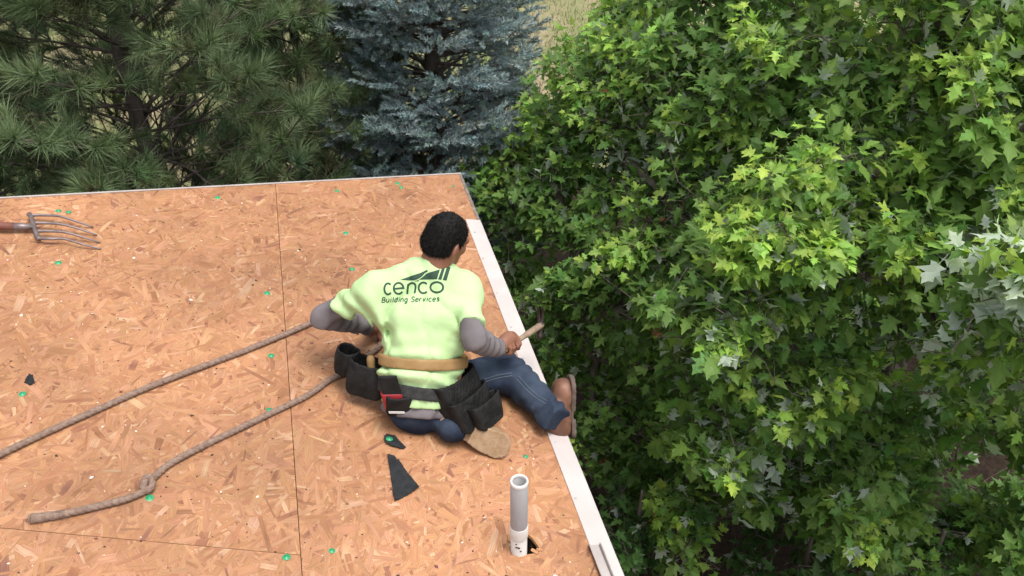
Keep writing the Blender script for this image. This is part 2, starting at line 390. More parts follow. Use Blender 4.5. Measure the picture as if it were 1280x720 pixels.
def inside(poly, P):
    P = np.asarray(P); r = np.zeros(len(P), bool); k = len(poly)
    for i in range(k):
        (x0, y0), (x1, y1) = poly[i], poly[(i + 1) % k]
        c = ((y0 > P[:, 1]) != (y1 > P[:, 1])) & (P[:, 0] < (x1 - x0) * (P[:, 1] - y0) / (y1 - y0 + 1e-12) + x0); r ^= c
    return r
def clip(poly, conv):
    k = len(conv)
    for i in range(k):
        a, b = np.array(conv[i]), np.array(conv[(i + 1) % k]); nn = A(-(b - a)[1], (b - a)[0]); out = []
        for j in range(len(poly)):
            p, q = poly[j], poly[(j + 1) % len(poly)]; dp, dq = (p - a) @ nn, (q - a) @ nn
            if dp >= 0: out.append(p)
            if (dp > 0) != (dq > 0) and dp != dq: out.append(p + (q - p) * dp / (dp - dq))
        poly = out
        if len(poly) < 3: return []
    return poly
PAL = [(A(.352, .172, .086), .40), (A(.392, .203, .108), .29), (A(.308, .142, .069), .19), (A(.24, .102, .052), .045), (A(.45, .272, .162), .055), (A(.21, .088, .055), .02)]
PMEAN = A(.350, .171, .086)
def strands(poly, parent, dens, cutout=None):
    P = np.array(poly); lo, hi = P.min(0), P.max(0); area = .5 * abs(sum(P[i - 1][0] * P[i][1] - P[i][0] * P[i - 1][1] for i in range(len(P))))
    n = int(area * dens); Vs, fs, cols, uvs = [], {}, [], []; o = 0
    Pb = np.roll(P, -1, 0); En = np.stack([-(Pb - P)[:, 1], (Pb - P)[:, 0]], -1); En /= np.linalg.norm(En, axis=1)[:, None]
    def edge_d(c): return ((c - P) * En).sum(1).min()
    for i in range(n):
        c = RNG.uniform(lo, hi); L = RNG.uniform(.018, .060) * (1 if RNG.random() < .8 else 1.5); Wd = RNG.uniform(.0025, .0105) * (1 if RNG.random() < .8 else 1.8)
        a = RNG.normal(1.0, .75) if RNG.random() < .6 else RNG.uniform(0, math.pi)
        d = A(math.cos(a), math.sin(a)); e = A(-d[1], d[0]); j = RNG.uniform(-.35, .35, 6); cv = RNG.normal(0, .12) * Wd
        loc = [(-L, -Wd * (1 + j[0])), (-L * .2, -Wd + cv), (L * (1 + .3 * j[1]), -Wd * (1 + j[2])), (L * (1 + .5 * j[3]), Wd * .3), (L * (.9 + .3 * j[4]), Wd), (-L * .1, Wd + cv), (-L * (1 + .3 * j[5]), Wd * .8)]
        pl = [c + x * d + y * e for x, y in loc]
        if edge_d(c) < .09:
            ins = inside(poly, pl)
            if not ins.all():
                if not ins.any(): continue
                pl = clip(pl, poly)
                if len(pl) < 3: continue
        if cutout is not None and np.linalg.norm(c - cutout[1]) < .14:
            q = np.array(pl)
            if inside(cutout[0], q).any() or inside([tuple(z) for z in pl], cutout[0]).any(): continue
        hgt = .0004 + .0009 * (i / n)
        for p in pl:
            Vs.append(RP(p[0], p[1], hgt)); uvs.append(((p - c) @ d + c[0] * 3.1 + i * .37, (p - c) @ e + i * .173))
        k = RNG.random(); s = 0
        for col, pr in PAL:
            s += pr
            if k <= s: break
        col = col * RNG.uniform(.88, 1.12) * A(1, RNG.uniform(.95, 1.05), RNG.uniform(.92, 1.08))
        rel = np.array([abs((p - c) @ d) / L for p in pl]); bl = np.clip((rel - .35) / .75, 0, 1) * .5; cols += [col * (1 - q_) + PMEAN * q_ for q_ in bl]; fs.setdefault(len(pl), []).append(np.arange(o, o + len(pl))); o += len(pl)
    me = mesh_np('wood_strands', np.array(Vs), [np.array(v) for v in fs.values()]); set_col(me, np.array(cols))
    uvl = me.uv_layers.new(name='UVMap'); vi = np.empty(len(me.loops), np.int32); me.loops.foreach_get('vertex_index', vi)
    uvl.data.foreach_set('uv', np.array(uvs, np.float32)[vi].ravel())
    ob = link('wood_strands', me, M['strand'], parent, kind='stuff'); return ob
panel_obs = []
for k, poly in enumerate(panels):
    p = inset(poly, .0013)
    if k == 0:
        bm = bmesh.new(); rings = []
        for nn in (0, -.012):
            a = [bm.verts.new(RP(u, v, nn)) for u, v in p]; b = [bm.verts.new(RP(u, v, nn)) for u, v in hole]; rings.append((a, b))
            ed = [bm.edges.new((r[i], r[(i + 1) % len(r)])) for r in (a, b) for i in range(len(r))]
            bmesh.ops.triangle_fill(bm, edges=ed, use_beauty=True)
        for r in (0, 1):
            for i in range(len(rings[0][r])):
                j = (i + 1) % len(rings[0][r]); bm.faces.new((rings[0][r][i], rings[0][r][j], rings[1][r][j], rings[1][r][i]))
        bmesh.ops.recalc_face_normals(bm, faces=bm.faces); me = bm_mesh('sheathing_panel', bm)
    else: me = bm_mesh('sheathing_panel', prism(p, -.012, 0))
    po = link('sheathing_panel', me, M['osb'], house); panel_obs.append(po)
    strands(p, po, 4300 if k < 3 else 1600, (hole, np.mean(hole, 0)) if k == 0 else None)
# far slope beyond the ridge, walls, soffit, fascia
ridge0, ridge1 = RP(UR, -1.5), RP(UR, rake_v(UR)); dn = A(-UH[0] * math.cos(SL), -UH[1] * math.cos(SL), -math.sin(SL))
def slab(q, th, name, m, par):
    bm = bmesh.new(); a = [bm.verts.new(x) for x in q]; b = [bm.verts.new(x - A(0, 0, th)) for x in q]
    bm.faces.new(a); bm.faces.new(b[::-1])
    for i in range(4): bm.faces.new((a[(i + 1) % 4], a[i], b[i], b[(i + 1) % 4]))
    bmesh.ops.recalc_face_normals(bm, faces=bm.faces); return link(name, bm_mesh(name, bm), m, par)
slab([ridge0, ridge1, ridge1 + dn * 3.6, ridge0 + dn * 3.6], .012, 'sheathing_panel', M['osb'], house)
e0, e1 = RP(UE - .012, -1.5, -.014), RP(UE - .012, rake_v(UE) - .02, -.014)
slab([e0 - UH * .022, e1 - UH * .022, e1, e0], .16, 'fascia_board', M['fascia'], house)
r0, r1 = RP(UR, rake_v(UR) - .015, -.014), RP(UE - .03, rake_v(UE - .03) - .015, -.014)
slab([r0 - VV * .022, r0, r1, r1 - VV * .022], .16, 'fascia_board', M['fascia'], house)
ez = RP(UE, 0)[2] - .18
w0, w1 = RP(UE - .35, -1.2), RP(UE - .35, rake_v(UE - .35) - .35); w2, w3 = RP(UR - 0, rake_v(UR) - .35), RP(UR, -1.2)
w2b = w2 + dn * 3.3; w3b = w3 + dn * 3.3
def wallq(a, b, name='wall'):
    a0, b0 = a.copy(), b.copy(); a0[2] = -.3; b0[2] = -.3; a1, b1 = a - A(0, 0, .03), b - A(0, 0, .03)
    bm = bmesh.new(); t = np.cross(nrm(b - a), A(0, 0, 1)) * .12
    vs = [bm.verts.new(x) for x in (a0, b0, b1, a1)]; vt = [bm.verts.new(x - t) for x in (a0, b0, b1, a1)]
    bm.faces.new(vs); bm.faces.new(vt[::-1])
    for i in range(4): bm.faces.new((vs[(i + 1) % 4], vs[i], vt[i], vt[(i + 1) % 4]))
    bmesh.ops.recalc_face_normals(bm, faces=bm.faces); link(name, bm_mesh(name, bm), M['wall'], house)
wallq(w0, w1); wallq(w1, w2); wallq(w2, w2b); wallq(w2b, w3b); wallq(w3b, w3); wallq(w3, w0)
s0, s1 = A(*w0[:2], ez), A(*w1[:2], ez)
slab([s0, s1, s1 + UH * .33, s0 + UH * .33], .012, 'soffit', M['fascia'], house)
# drip edges
def drip(name, v0, v1, u0, u1, n0, m, drop=.055, lip=0.0, label=None):
    th = .0012; prof = [(u0, n0 + lip), (u0 + .004, n0), (u1, n0), (u1 + .004, n0 - .004), (u1 + .003, n0 - drop), (u1 + .012, n0 - drop - .01)]
    k = 14; V = []
    for i in range(k + 1):
        v = v0 + (v1 - v0) * i / k; wv = .0012 * math.sin(i * 1.9 + v0 * 7)
        for (u, n_) in prof: V.append(RP(u, v, n_ + wv + .002))
        for (u, n_) in prof: V.append(RP(u - .0005, v, n_ + wv - th + .002))
    q = len(prof); fs = []
    for i in range(k):
        o = i * 2 * q; p = o + 2 * q
        for j in range(q - 1):
            fs.append((o + j, p + j, p + j + 1, o + j + 1)); fs.append((o + q + j + 1, p + q + j + 1, p + q + j, o + q + j))
        fs.append((o, o + q, p + q, p)); fs.append((o + q - 1, p + q - 1, p + 2 * q - 1, o + 2 * q - 1))
    for o in (0, k * 2 * q): fs += [(o + j, o + j + 1, o + q + j + 1, o + q + j) for j in range(q - 1)]
    return link(name, mesh_np(name, np.array(V), [np.array(fs)]), m, house, label=label)
vt_ = UV(RF(590, 275))[1]; vl = UV(RF(740, 683))[1]
drip('drip_edge', -.3, vt_, UE - .078, UE + .004, .0022, M['drip'], label='long white metal drip edge along the eave')
drip('drip_edge', -.6, vl, UE - .088, UE - .048, .006, M['drip_old'], drop=-.012, lip=.012, label='short greyish overlapping metal strip at the lower end of the eave')
drip('drip_edge', vt_ + .002, rake_v(UE) - .004, UE - .012, UE + .003, .0022, M['edge_dark'], label='dark bare roof edge left to cover')
for k in range(9):
    v = vt_ - .12 - k * .27 - RNG.uniform(0, .05); c = RP(UE - .06 + RNG.uniform(-.006, .006), v, .0052)
    link('nail_head', bm_mesh('nail_head', obox(c, (UU, VV, NN), (.0045, .0045, .0012), .001, 1)), M['drip_old'], house)
def rake_edge():
    k = 20; parts = []
    for (a, b, n0, n1) in ((-.007, .005, .0022, .0045), (.005, .0065, -.05, .0045)):
        poly = [(UR, rake_v(UR) + a), (UE + .004, rake_v(UE) + a), (UE + .004, rake_v(UE) + b), (UR, rake_v(UR) + b)]
        link('rake_edge', bm_mesh('rake_edge', prism(poly, n0, n1)), M['drip_old'], house)
rake_edge()
# vent pipe standing plumb in its ragged hole
def ring(c, r0, r1, z0, z1, sides=32):
    V = []; a = np.arange(sides) / sides * 2 * math.pi
    for r, z in ((r0, z0), (r0, z1 - .002), (r0 - .002, z1), (r1, z1), (r1, z0)):
        V.append(np.stack([c[0] + r * np.cos(a), c[1] + r * np.sin(a), np.full(sides, c[2] + z)], -1))
    V = np.concatenate(V); j = np.arange(sides); k = (j + 1) % sides
    return V, [np.concatenate([np.stack([i * sides + j, i * sides + k, (i + 1) * sides + k, (i + 1) * sides + j], -1) for i in range(4)])]
pipe = link('vent_pipe', mesh_np('vent_pipe', *ring(PIPE, .0295, .0245, .12, .352), True), M['pvc_grey'], house, label='grey plastic vent pipe standing in a ragged hole')
pipe_low = link('pipe_base', mesh_np('pipe_base', *ring(PIPE, .0285, .0245, -.35, .122), True), M['pvc'], pipe)
link('pipe_collar', mesh_np('pipe_collar', *ring(PIPE, .0315, .0286, .085, .135), True), M['pvc'], pipe)
link('pipe_rim', mesh_np('pipe_rim', *ring(PIPE, .0302, .0235, .342, .3535), True), M['pvc'], pipe)
tp = link('pipe_plug', mesh_np('pipe_plug', *merge([tube([PIPE + A(0, 0, .29), PIPE + A(0, 0, .30)], .0246, 20)])), M['sole'], pipe)
for q, (az, z, wd) in enumerate([(-1.75, .05, .011), (-1.55, .047, .006), (-1.9, .066, .004), (-1.35, .030, .005), (-1.2, .1, .004)]):
    c = PIPE + A(.0287 * math.cos(az), .0287 * math.sin(az), z); tt = A(-math.sin(az), math.cos(az), 0)
    link('pipe_mark', bm_mesh('pipe_mark', obox(c, (tt, A(math.cos(az), math.sin(az), 0), A(0, 0, 1)), (wd * .6, .0006, .0028))), M['ink'], pipe)
# torn pale lip on the left of the hole
for k, (px, py, s) in enumerate([(640, 678, .016), (641, 686, .013), (645, 667, .012), (636, 672, .012), (668, 690, .014), (674, 688, .011)]):
    c = RF(px, py); a = RNG.uniform(0, 3); d1 = UU * math.cos(a) + VV * math.sin(a); d2 = np.cross(NN, d1)
    link('torn_wood_chip', bm_mesh('torn_wood_chip', obox(c + NN * .004, (d1, d2, nrm(NN + .3 * d1)), (s, s * .5, .003), .002, 1)), M['osb'], panel_obs[0])
# green cap nails
cap_me = None
def cap_nail(px, py, par, h=0.0, s=1.0):
    global cap_me
    if cap_me is None:
        V, fs = [], []; prof = [(.0135, 0), (.0135, .0012), (.0115, .0022), (.0065, .0026), (.006, .0042), (.0005, .0046)]; sd_ = 18
        a = np.arange(sd_) / sd_ * 2 * math.pi
        V = np.concatenate([np.stack([r * np.cos(a), r * np.sin(a), np.full(sd_, z)], -1) for r, z in prof]); j = np.arange(sd_); k = (j + 1) % sd_
        cap_me = mesh_np('cap_nail', V, [np.concatenate([np.stack([i * sd_ + j, i * sd_ + k, (i + 1) * sd_ + k, (i + 1) * sd_ + j], -1) for i in range(5)])], True)
        cap_me.materials.append(M['grn_cap'])
    o = link('cap_nail', cap_me, None, par); p = RF(px, py) + NN * (.0016 + h)
    tz = nrm(NN + A(*RNG.normal(0, .12, 3))); tx = nrm(np.cross(tz, A(.3, 1, .1))); ty = np.cross(tz, tx)
    o.matrix_basis = Matrix([[tx[i] * s, ty[i] * s, tz[i] * s, p[i]] for i in range(3)] + [[0, 0, 0, 1]]); return o
for (px, py) in [(73, 329), (73, 264), (86, 265.5), (272, 247.5), (334, 367), (339, 445), (28, 493), (337, 513), (187, 623), (358, 697), (421, 239), (440, 337), (432, 292), (497, 230), (502, 235)]:
    par = panel_obs[1] if px < 346 else panel_obs[0]
    if (px, py) == (358, 697): par = panel_obs[2]
    cap_nail(px, py, par)
cap_nail(415, 689, panel_obs[0], s=.8); cap_nail(657, 571, panel_obs[0], s=.75); cap_nail(566, 233, panel_obs[0], s=.7)
# nail heads, holes and crumbs on the deck
def crumbs():
    parts = []; cols = []
    for i in range(900):
        u, v = RNG.uniform(-1.2, UE - .1), RNG.uniform(1.5, 4.4)
        if v > rake_v(u) - .05: continue
        s = RNG.uniform(.0012, .004) * (1.8 if RNG.random() < .12 else 1); a = RNG.uniform(0, 6.28); d = A(math.cos(a), math.sin(a)); e = A(-d[1], d[0])
        pl = [(s * 1.6, 0), (0, s), (-s * 1.3, .2 * s), (-.2 * s, -s)]
        V = np.array([RP(u + x * d[0] + y * e[0], v + x * d[1] + y * e[1], .0016) for x, y in pl] + [RP(u, v, .002 + s * .7)])
        parts.append((V, [np.array([(0, 1, 4), (1, 2, 4), (2, 3, 4), (3, 0, 4)])]))
        c = A(.05, .03, .02) if RNG.random() < .6 else (A(.16, .05, .05) if RNG.random() < .5 else A(.7, .62, .55)); cols += [c] * 5
    me = mesh_np('debris', *merge(parts)); set_col(me, np.array(cols))
    link('debris', me, M['strand_plain'], house, kind='stuff')
m_, t_, b_ = new_mat('crumb'); at_ = N_(t_, 'ShaderNodeAttribute', attribute_name='Col'); t_.links.new(at_.outputs['Color'], b_.inputs['Base Color']); b_.inputs['Roughness'].default_value = .9
M['strand_plain'] = m_
crumbs()

# ------------------------------------------------------------------ felt scraps
def scrap(pts, label, curl=.004, sub=3):
    c = RF(*np.mean(pts, 0)); P = [RF(*p) for p in pts]; o = thing('felt_scrap', label, 'felt scrap', c)
    bm = bmesh.new(); f = bm.faces.new([bm.verts.new(p) for p in P]); bmesh.ops.triangulate(bm, faces=[f])
    for _ in range(sub): bmesh.ops.subdivide_edges(bm, edges=bm.edges, cuts=1, use_grid_fill=True)
    for v in bm.verts:
        d = np.array(v.co); k = .0035 + curl * (1 + math.sin(d[0] * 37 + d[1] * 23)); v.co += Vector(NN * k)
        if v.is_boundary: v.co += Vector(RNG.normal(0, .0012, 3))
    ext = bmesh.ops.extrude_face_region(bm, geom=bm.faces[:])['geom']
    for v in ext:
        if isinstance(v, bmesh.types.BMVert): v.co += Vector(NN * .003)
    bmesh.ops.recalc_face_normals(bm, faces=bm.faces)
    link('sheet', bm_mesh('sheet', bm), M['felt'], o); return o
scrap([(484, 570), (492, 573), (501, 582), (507, 592), (524, 612), (511, 619), (493, 628), (489, 605)], 'black triangular scrap of roofing felt lying below the worker')
sm = scrap([(479, 548), (484, 545), (494, 547), (499, 553), (507, 560), (504, 563), (494, 561), (481, 557)], 'small black felt scrap pinned under a green cap nail')
cn = cap_nail(486, 552.5, sm, h=.014)
scrap([(33, 474), (37, 469), (42, 472), (43, 480), (38, 483), (31, 479)], 'tiny crumpled black felt bit at the left above the rope', .008, 2)

# ------------------------------------------------------------------ pitchfork
fork = thing('pitchfork', 'four-tined steel pitchfork with red handle lying on the roof at far left', 'pitchfork', RF(44, 284))
tn = [[(38, 269, .03), (58, 269, .036), (76, 270.5, .04), (96, 277, .03), (116.5, 284, .008)], [(42, 279, .03), (62, 279, .036), (80, 281, .04), (100, 286.5, .03), (121.5, 294, .006)],
      [(45, 289, .028), (64, 289, .034), (82, 290.5, .038), (102, 296, .028), (125, 303, .005)], [(48, 298, .026), (64, 298.5, .032), (80, 298.5, .034), (102, 305, .026), (126.5, 311.5, .004)]]
for t in tn:
    P = spline([RF(*p) for p in t], 8); r = np.linspace(.0075, .0035, len(P)); link('tine', mesh_np('tine', *tube(P, r, 8), True), M['steel'], fork)
P = spline([RF(*p) for p in [(36, 267.5, .03), (39, 272, .03), (42.5, 283, .031), (46, 294, .028), (49.5, 299, .026)]], 6)
link('shoulder_bar', mesh_np('shoulder_bar', *tube(P, .0105, 8), True), M['steel'], fork)
P = np.array([RF(42, 283.5, .03), RF(30, 283.5, .032), RF(15, 283, .034)]); link('socket', mesh_np('socket', *tube(P, [.012, .0165, .0175], 12), True), M['steel'], fork)
P = np.array([RF(17, 283, .034), RF(-20, 281.8, .036), RF(-230, 275, .04), RF(-380, 270, .03)]); link('handle', mesh_np('handle', *tube(P, .0178, 14), True), M['redwood'], fork)

# ------------------------------------------------------------------ worker
lhand = None
PEL = RF(526, 490, .14); NK = RF(541, 327, .59); CH = RF(531, 392, .42)
LS = RF(467, 361, .49); RS = RF(583, 360, .51)
LE = reach(LS, 406, 396, .28, True); LW = reach(LE, 452, 406, .225, True); LH = RF(456, 411, .055)
RE = reach(RS, 593, 425, .25, False); RW = reach(RE, 622, 435, .235, True); RH = RW + nrm(RW - RE) * .06 + A(.02, .0, .0)
RHIP = RF(552, 482, .10); LHIP = RF(516, 478, .09)
RK = RF(637, 467, .085); RA = RF(690, 517, .085)
LK = RF(512, 440, .07); LA = RF(566, 533, .075)
ACR = nrm(RS - LS); TUP = nrm(NK - PEL); BACK = nrm(np.cross(ACR, TUP)); BACK = BACK if BACK @ (CAM - PEL) > 0 else -BACK
ACR = nrm(np.cross(TUP, BACK)); ACR = ACR if ACR[0] > 0 else -ACR
wk = thing('person', 'worker in lime t-shirt, jeans and boots sitting at the roof edge, back to us', 'person', RF(535, 522))
def torso(V, infl=0.0):
    V.seg(PEL - TUP * .03, PEL + TUP * .13, .152, .146, .03, ACR, .74, infl)
    V.seg(PEL + TUP * .13, PEL + TUP * .30 - ACR * .012, .146, .160, .04, ACR, .70, infl)
    V.seg(PEL + TUP * .30 - ACR * .012, NK - TUP * .10 - ACR * .012, .160, .140, .05, ACR, .62, infl)
    V.seg(LS - TUP * .02, NK - TUP * .035, .052, .062, .05, None, 1, infl); V.seg(RS - TUP * .02, NK - TUP * .035, .052, .062, .05, None, 1, infl)
    V.seg(LS - TUP * .08 + ACR * .06, LS + ACR * .02 - TUP * .03, .058, .058, .05, None, 1, infl); V.seg(RS - TUP * .08 - ACR * .06, RS - ACR * .02 - TUP * .03, .058, .058, .05, None, 1, infl)
allp = np.array([PEL, NK, LS, RS, LE, RE, LW, RW, RHIP, RK, RA, LK, LA])
# --- t-shirt
lo = np.minimum.reduce([PEL, NK, LS, RS, LE, RE]) - .26; hi = np.maximum.reduce([PEL, NK, LS, RS, LE, RE]) + .22
sh = Vol(lo, hi, .006); torso(sh, .004)
LSE = LS + (LE - LS) * .62; RSE = RS + (RE - RS) * .72
tmp = Vol(lo, hi, .006)
for (s_, e_, E_, r0, r1) in ((LS, LSE, LE, .058, .058), (RS, RSE, RE, .055, .052)):
    q = Vol(np.minimum(s_, E_) - .16, np.maximum(s_, E_) + .16, .006); q.lo = lo + np.round((q.lo - lo) / .006) * .006
    q.seg(s_ - nrm(E_ - s_) * .01, E_, r0, r1, .01); q.cut(e_, nrm(E_ - s_))
    a = np.round((q.lo - lo) / .006).astype(int); sl = []; sq = []
    for i in range(3):
        x0 = max(a[i], 0); x1 = min(a[i] + q.n[i], sh.n[i]); sl.append(slice(x0, x1)); sq.append(slice(x0 - a[i], x1 - a[i]))
    d = q.f[tuple(sq)]; f0 = sh.f[tuple(sl)]; k = .035; t = np.clip(.5 + .5 * (f0 - d) / k, 0, 1); sh.f[tuple(sl)] = f0 * (1 - t) + d * t - k * t * (1 - t)
HEM = PEL - TUP * .045
SH0 = sh.f.copy()
# folds: cross-body creases over the waist, diagonal pulls from the shoulders
I = np.argwhere(np.abs(sh.f) < .04); Pn = sh.lo + I * sh.h; ta = (Pn - PEL) @ TUP; tx = (Pn - PEL) @ ACR
wai = np.exp(-((ta - .10) / .09) ** 2); fold = np.sin(ta * 88 + 6 * vnoise(Pn * 7, 2) + tx * 10) * wai * .009
dia = np.sin((ta * .6 + tx) * 70 + 6 * vnoise(Pn * 5, 4)) * np.exp(-((ta - .28) / .12) ** 2) * np.clip(np.abs(tx) / .12 - .30, 0, 1) * .0068
crs = .013 * (1 - np.abs(vnoise(Pn * A(7, 7, 5) + 3 * vnoise(Pn * 5, 31)[:, None] * .3, 32))) ** 7
gen = crs + .009 * vnoise(Pn * A(9, 9, 6), 6) + .006 * (np.abs(vnoise(Pn * A(14, 14, 8), 16)) - .3) + .003 * vnoise(Pn * 28, 8)
cinch = .011 * np.exp(-((ta - .125) / .022) ** 2) - .008 * np.exp(-((ta - .075) / .03) ** 2) - .006 * np.exp(-((ta - .19) / .04) ** 2)
sh.f[tuple(I.T)] += (fold + dia + gen + cinch * (np.abs(tx) < .25)).astype(np.float32)
sh.cut(HEM, -TUP)
for e_, E_, s_ in ((LSE, LE, LS), (RSE, RE, RS)):
    d_ = nrm(E_ - s_); al = (Pn - e_) @ d_; rdist = np.linalg.norm((Pn - e_) - al[:, None] * d_, axis=1)
    sh.f[tuple(I.T)] -= (.0028 * ((al > -.024) & (al < .02) & (rdist < .11))).astype(np.float32)
CN = NK + TUP * .012; cn_ = nrm(TUP - BACK * .10); al = (Pn - CN) @ cn_; sh.f[tuple(I.T)] -= (.0032 * ((al > -.020) & (al < .02))).astype(np.float32)
sh.cut(CN, cn_)
shirt_me = sh.mesh('t_shirt', 1); shirt = link('t_shirt', shirt_me, M['shirt'], wk)
BV = BVHTree.FromPolygons([v.co[:] for v in shirt_me.vertices], [p.vertices[:] for p in shirt_me.polygons])
def on_shirt(px, py, off=.0012):
    r = Vector(ray(px, py)).normalized(); h = BV.ray_cast(Vector(CAM), r)
    return np.array(h[0] - r * off) if h[0] is not None else np.array(Vector(CAM) + r * 3.4)
# --- print on the back
def zp(x, y): return 390 + x / 4.5, 260 + y / 4.5
def ribbon(pts, wd, closed=False):
    P = spline([(x, y, 0) for x, y in pts], 7)[:, :2]; T = np.gradient(P, axis=0); T /= np.linalg.norm(T, axis=1)[:, None] + 1e-9
    Nn = np.stack([-T[:, 1], T[:, 0]], -1); V = []
    for p, n_ in zip(P, Nn):
        for s in (-.5, 0, .5): V.append(on_shirt(*zp(*(p + n_ * s * wd))))
    fs = [(3 * i + j, 3 * i + j + 1, 3 * i + j + 4, 3 * i + j + 3) for i in range(len(P) - 1) for j in (0, 1)]
    return np.array(V), [np.array(fs)]
def arc(cx, cy, rx, ry, a0, a1, n=9): return [(cx + rx * math.cos(rad(a)), cy + ry * math.sin(rad(a))) for a in np.linspace(a0, a1, n)]
W1 = 11
word = []
word.append(ribbon(arc(428, 455, 21, 31, -48, -318, 10), W1))
word.append(ribbon([(461, 455), (512, 450)] + arc(487, 452, 27, 31, -4, -322, 12), W1))
word.append(ribbon([(536, 484), (541, 428)], W1)); word.append(ribbon([(540, 440), (550, 426), (566, 422), (580, 430), (582, 450), (577, 480)], W1))
word.append(ribbon(arc(627, 449, 27, 30, -45, -315, 10), W1)); word.append(ribbon(arc(702, 446, 36, 29, 0, 360, 15), W1))
link('print_lettering', mesh_np('print_lettering', *merge(word)), M['print'], shirt)
STK = {'B': [[(0, 0), (0, 10)], [(0, 0), (4, .3), (5, 2.5), (4, 4.7), (0, 5)], [(0, 5), (5, 5.4), (6, 7.5), (5, 9.6), (0, 10)]], 'u': [[(0, 3), (0, 8), (2, 10), (4, 9), (5, 7)], [(5, 3), (5, 10)]],
       'i': [[(1, 3), (1, 10)], [(1, .3), (1, 1.2)]], 'l': [[(1, 0), (1, 10)]], 'd': [[(5, 0), (5, 10)], [(5, 6.5), (4, 3.5), (2, 3), (0, 6.5), (2, 10), (4, 9.5), (5, 6.5)]],
       'n': [[(0, 3), (0, 10)], [(0, 5), (2, 3), (4.5, 3.5), (5, 6), (5, 10)]], 'g': [[(5, 3), (5, 11), (3.5, 13), (.5, 12.3)], [(5, 6.5), (4, 3.5), (2, 3), (0, 6.5), (2, 10), (4, 9.5), (5, 6.5)]],
       'S': [[(6, 1.5), (4, 0), (1, .5), (.3, 2.5), (2, 4.4), (5, 5.6), (6, 7.6), (4.5, 9.7), (2, 10), (0, 8.6)]], 'e': [[(.2, 6.4), (5, 6.2), (4.5, 4), (2.5, 3), (.5, 4.4), (0, 7), (1, 9.5), (3, 10), (5, 9)]],
       'r': [[(0, 3), (0, 10)], [(0, 5.5), (1.5, 3.3), (3.5, 3.2)]], 'v': [[(0, 3), (2.5, 10)], [(5, 3), (2.5, 10)]], 'c': [[(5, 4), (3, 3), (1, 3.8), (0, 6.5), (1, 9.2), (3, 10), (5, 9)]],
       's': [[(4.6, 4), (2.5, 3), (.6, 4), (1, 5.8), (4, 7), (4.6, 8.6), (2.6, 10), (0, 9)]]}
small = []; txt = 'Building Services'; x = 393
for ch in txt:
    if ch == ' ': x += 15; continue
    for st in STK[ch]:
        pts = []
        for (a, b) in st:
            yy = 531 - (10 - b) * 2.75 - (x - 393) * .022; pts.append((x + a * 2.75 + (10 - b) * .5, yy))
        small.append(ribbon(pts, 5))
    x += {'i': 12, 'l': 12, 'r': 18, 'B': 24, 'S': 24}.get(ch, 22.3)
link('print_lettering', mesh_np('print_lettering', *merge(small)), M['print'], shirt)
def patch(poly):
    P = np.array(poly, float); c = P.mean(0); bm = bmesh.new(); f = bm.faces.new([bm.verts.new((x, y, 0)) for x, y in poly]); bmesh.ops.triangulate(bm, faces=[f])
    for _ in range(3): bmesh.ops.subdivide_edges(bm, edges=bm.edges, cuts=1, use_grid_fill=True)
    for v in bm.verts: v.co = on_shirt(*zp(v.co.x, v.co.y))
    V = np.array([v.co[:] for v in bm.verts]); bm.verts.index_update(); fs = [[v.index for v in f.verts] for f in bm.faces]
    bm.free(); d = {}
    for f in fs: d.setdefault(len(f), []).append(f)
    return V, [np.array(v) for v in d.values()]
logo = [patch([(494, 404), (530, 392), (575, 376), (610, 365), (646, 348), (652, 356), (636, 366), (618, 386), (600, 398), (578, 407), (535, 407)]),
        patch([(574, 413), (600, 405), (624, 387), (642, 370), (668, 360), (720, 345), (703, 401), (650, 402), (606, 404), (596, 413)]),
        patch([(709, 402), (734, 331), (751, 327), (728, 404)]), patch([(735, 405), (760, 326), (780, 333), (757, 409)])]
link('print_logo', mesh_np('print_logo', *merge(logo)), M['print'], shirt)
# collar rib and sleeve hems are part of the shirt cut; grey undershirt
us = Vol(np.minimum.reduce([LS, LE, LW, RS, RE, RW, PEL]) - .2, np.maximum.reduce([LS, LE, LW, RS, RE, RW, PEL]) + .2, .0066)
us.seg(LS, LSE - nrm(LE - LS) * .02, .030, .034, .01); us.seg(LSE, LE, .040, .046, .012); us.seg(LE, LW + nrm(LW - LE) * .03, .048, .034, .018)
us.seg(RS, RSE - nrm(RE - RS) * .02, .030, .034, .01); us.seg(RSE, RE, .039, .043, .012); us.seg(RE, RW - nrm(RW - RE) * .02, .045, .037, .015)
us.cut(LW + nrm(LW - LE) * .01, nrm(LW - LE)) if False else None
us.seg(PEL - TUP * .062, PEL - TUP * .035, .149, .136, .015, ACR, .72)
I = np.argwhere(np.abs(us.f) < .04); Pn = us.lo + I * us.h
tl = (Pn - RE) @ nrm(RW - RE); us.f[tuple(I.T)] += (-.005 * (1 - np.abs(vnoise(Pn * 14, 15))) ** 6 + .005 * vnoise(Pn * 16, 11) + .005 * np.sin(tl * 110 + 4 * vnoise(Pn * 9, 12)) + .002 * vnoise(Pn * 34, 5)).astype(np.float32)
us.cut(PEL - TUP * .085, -TUP)
link('undershirt', us.mesh('undershirt', 1), M['under'], wk)
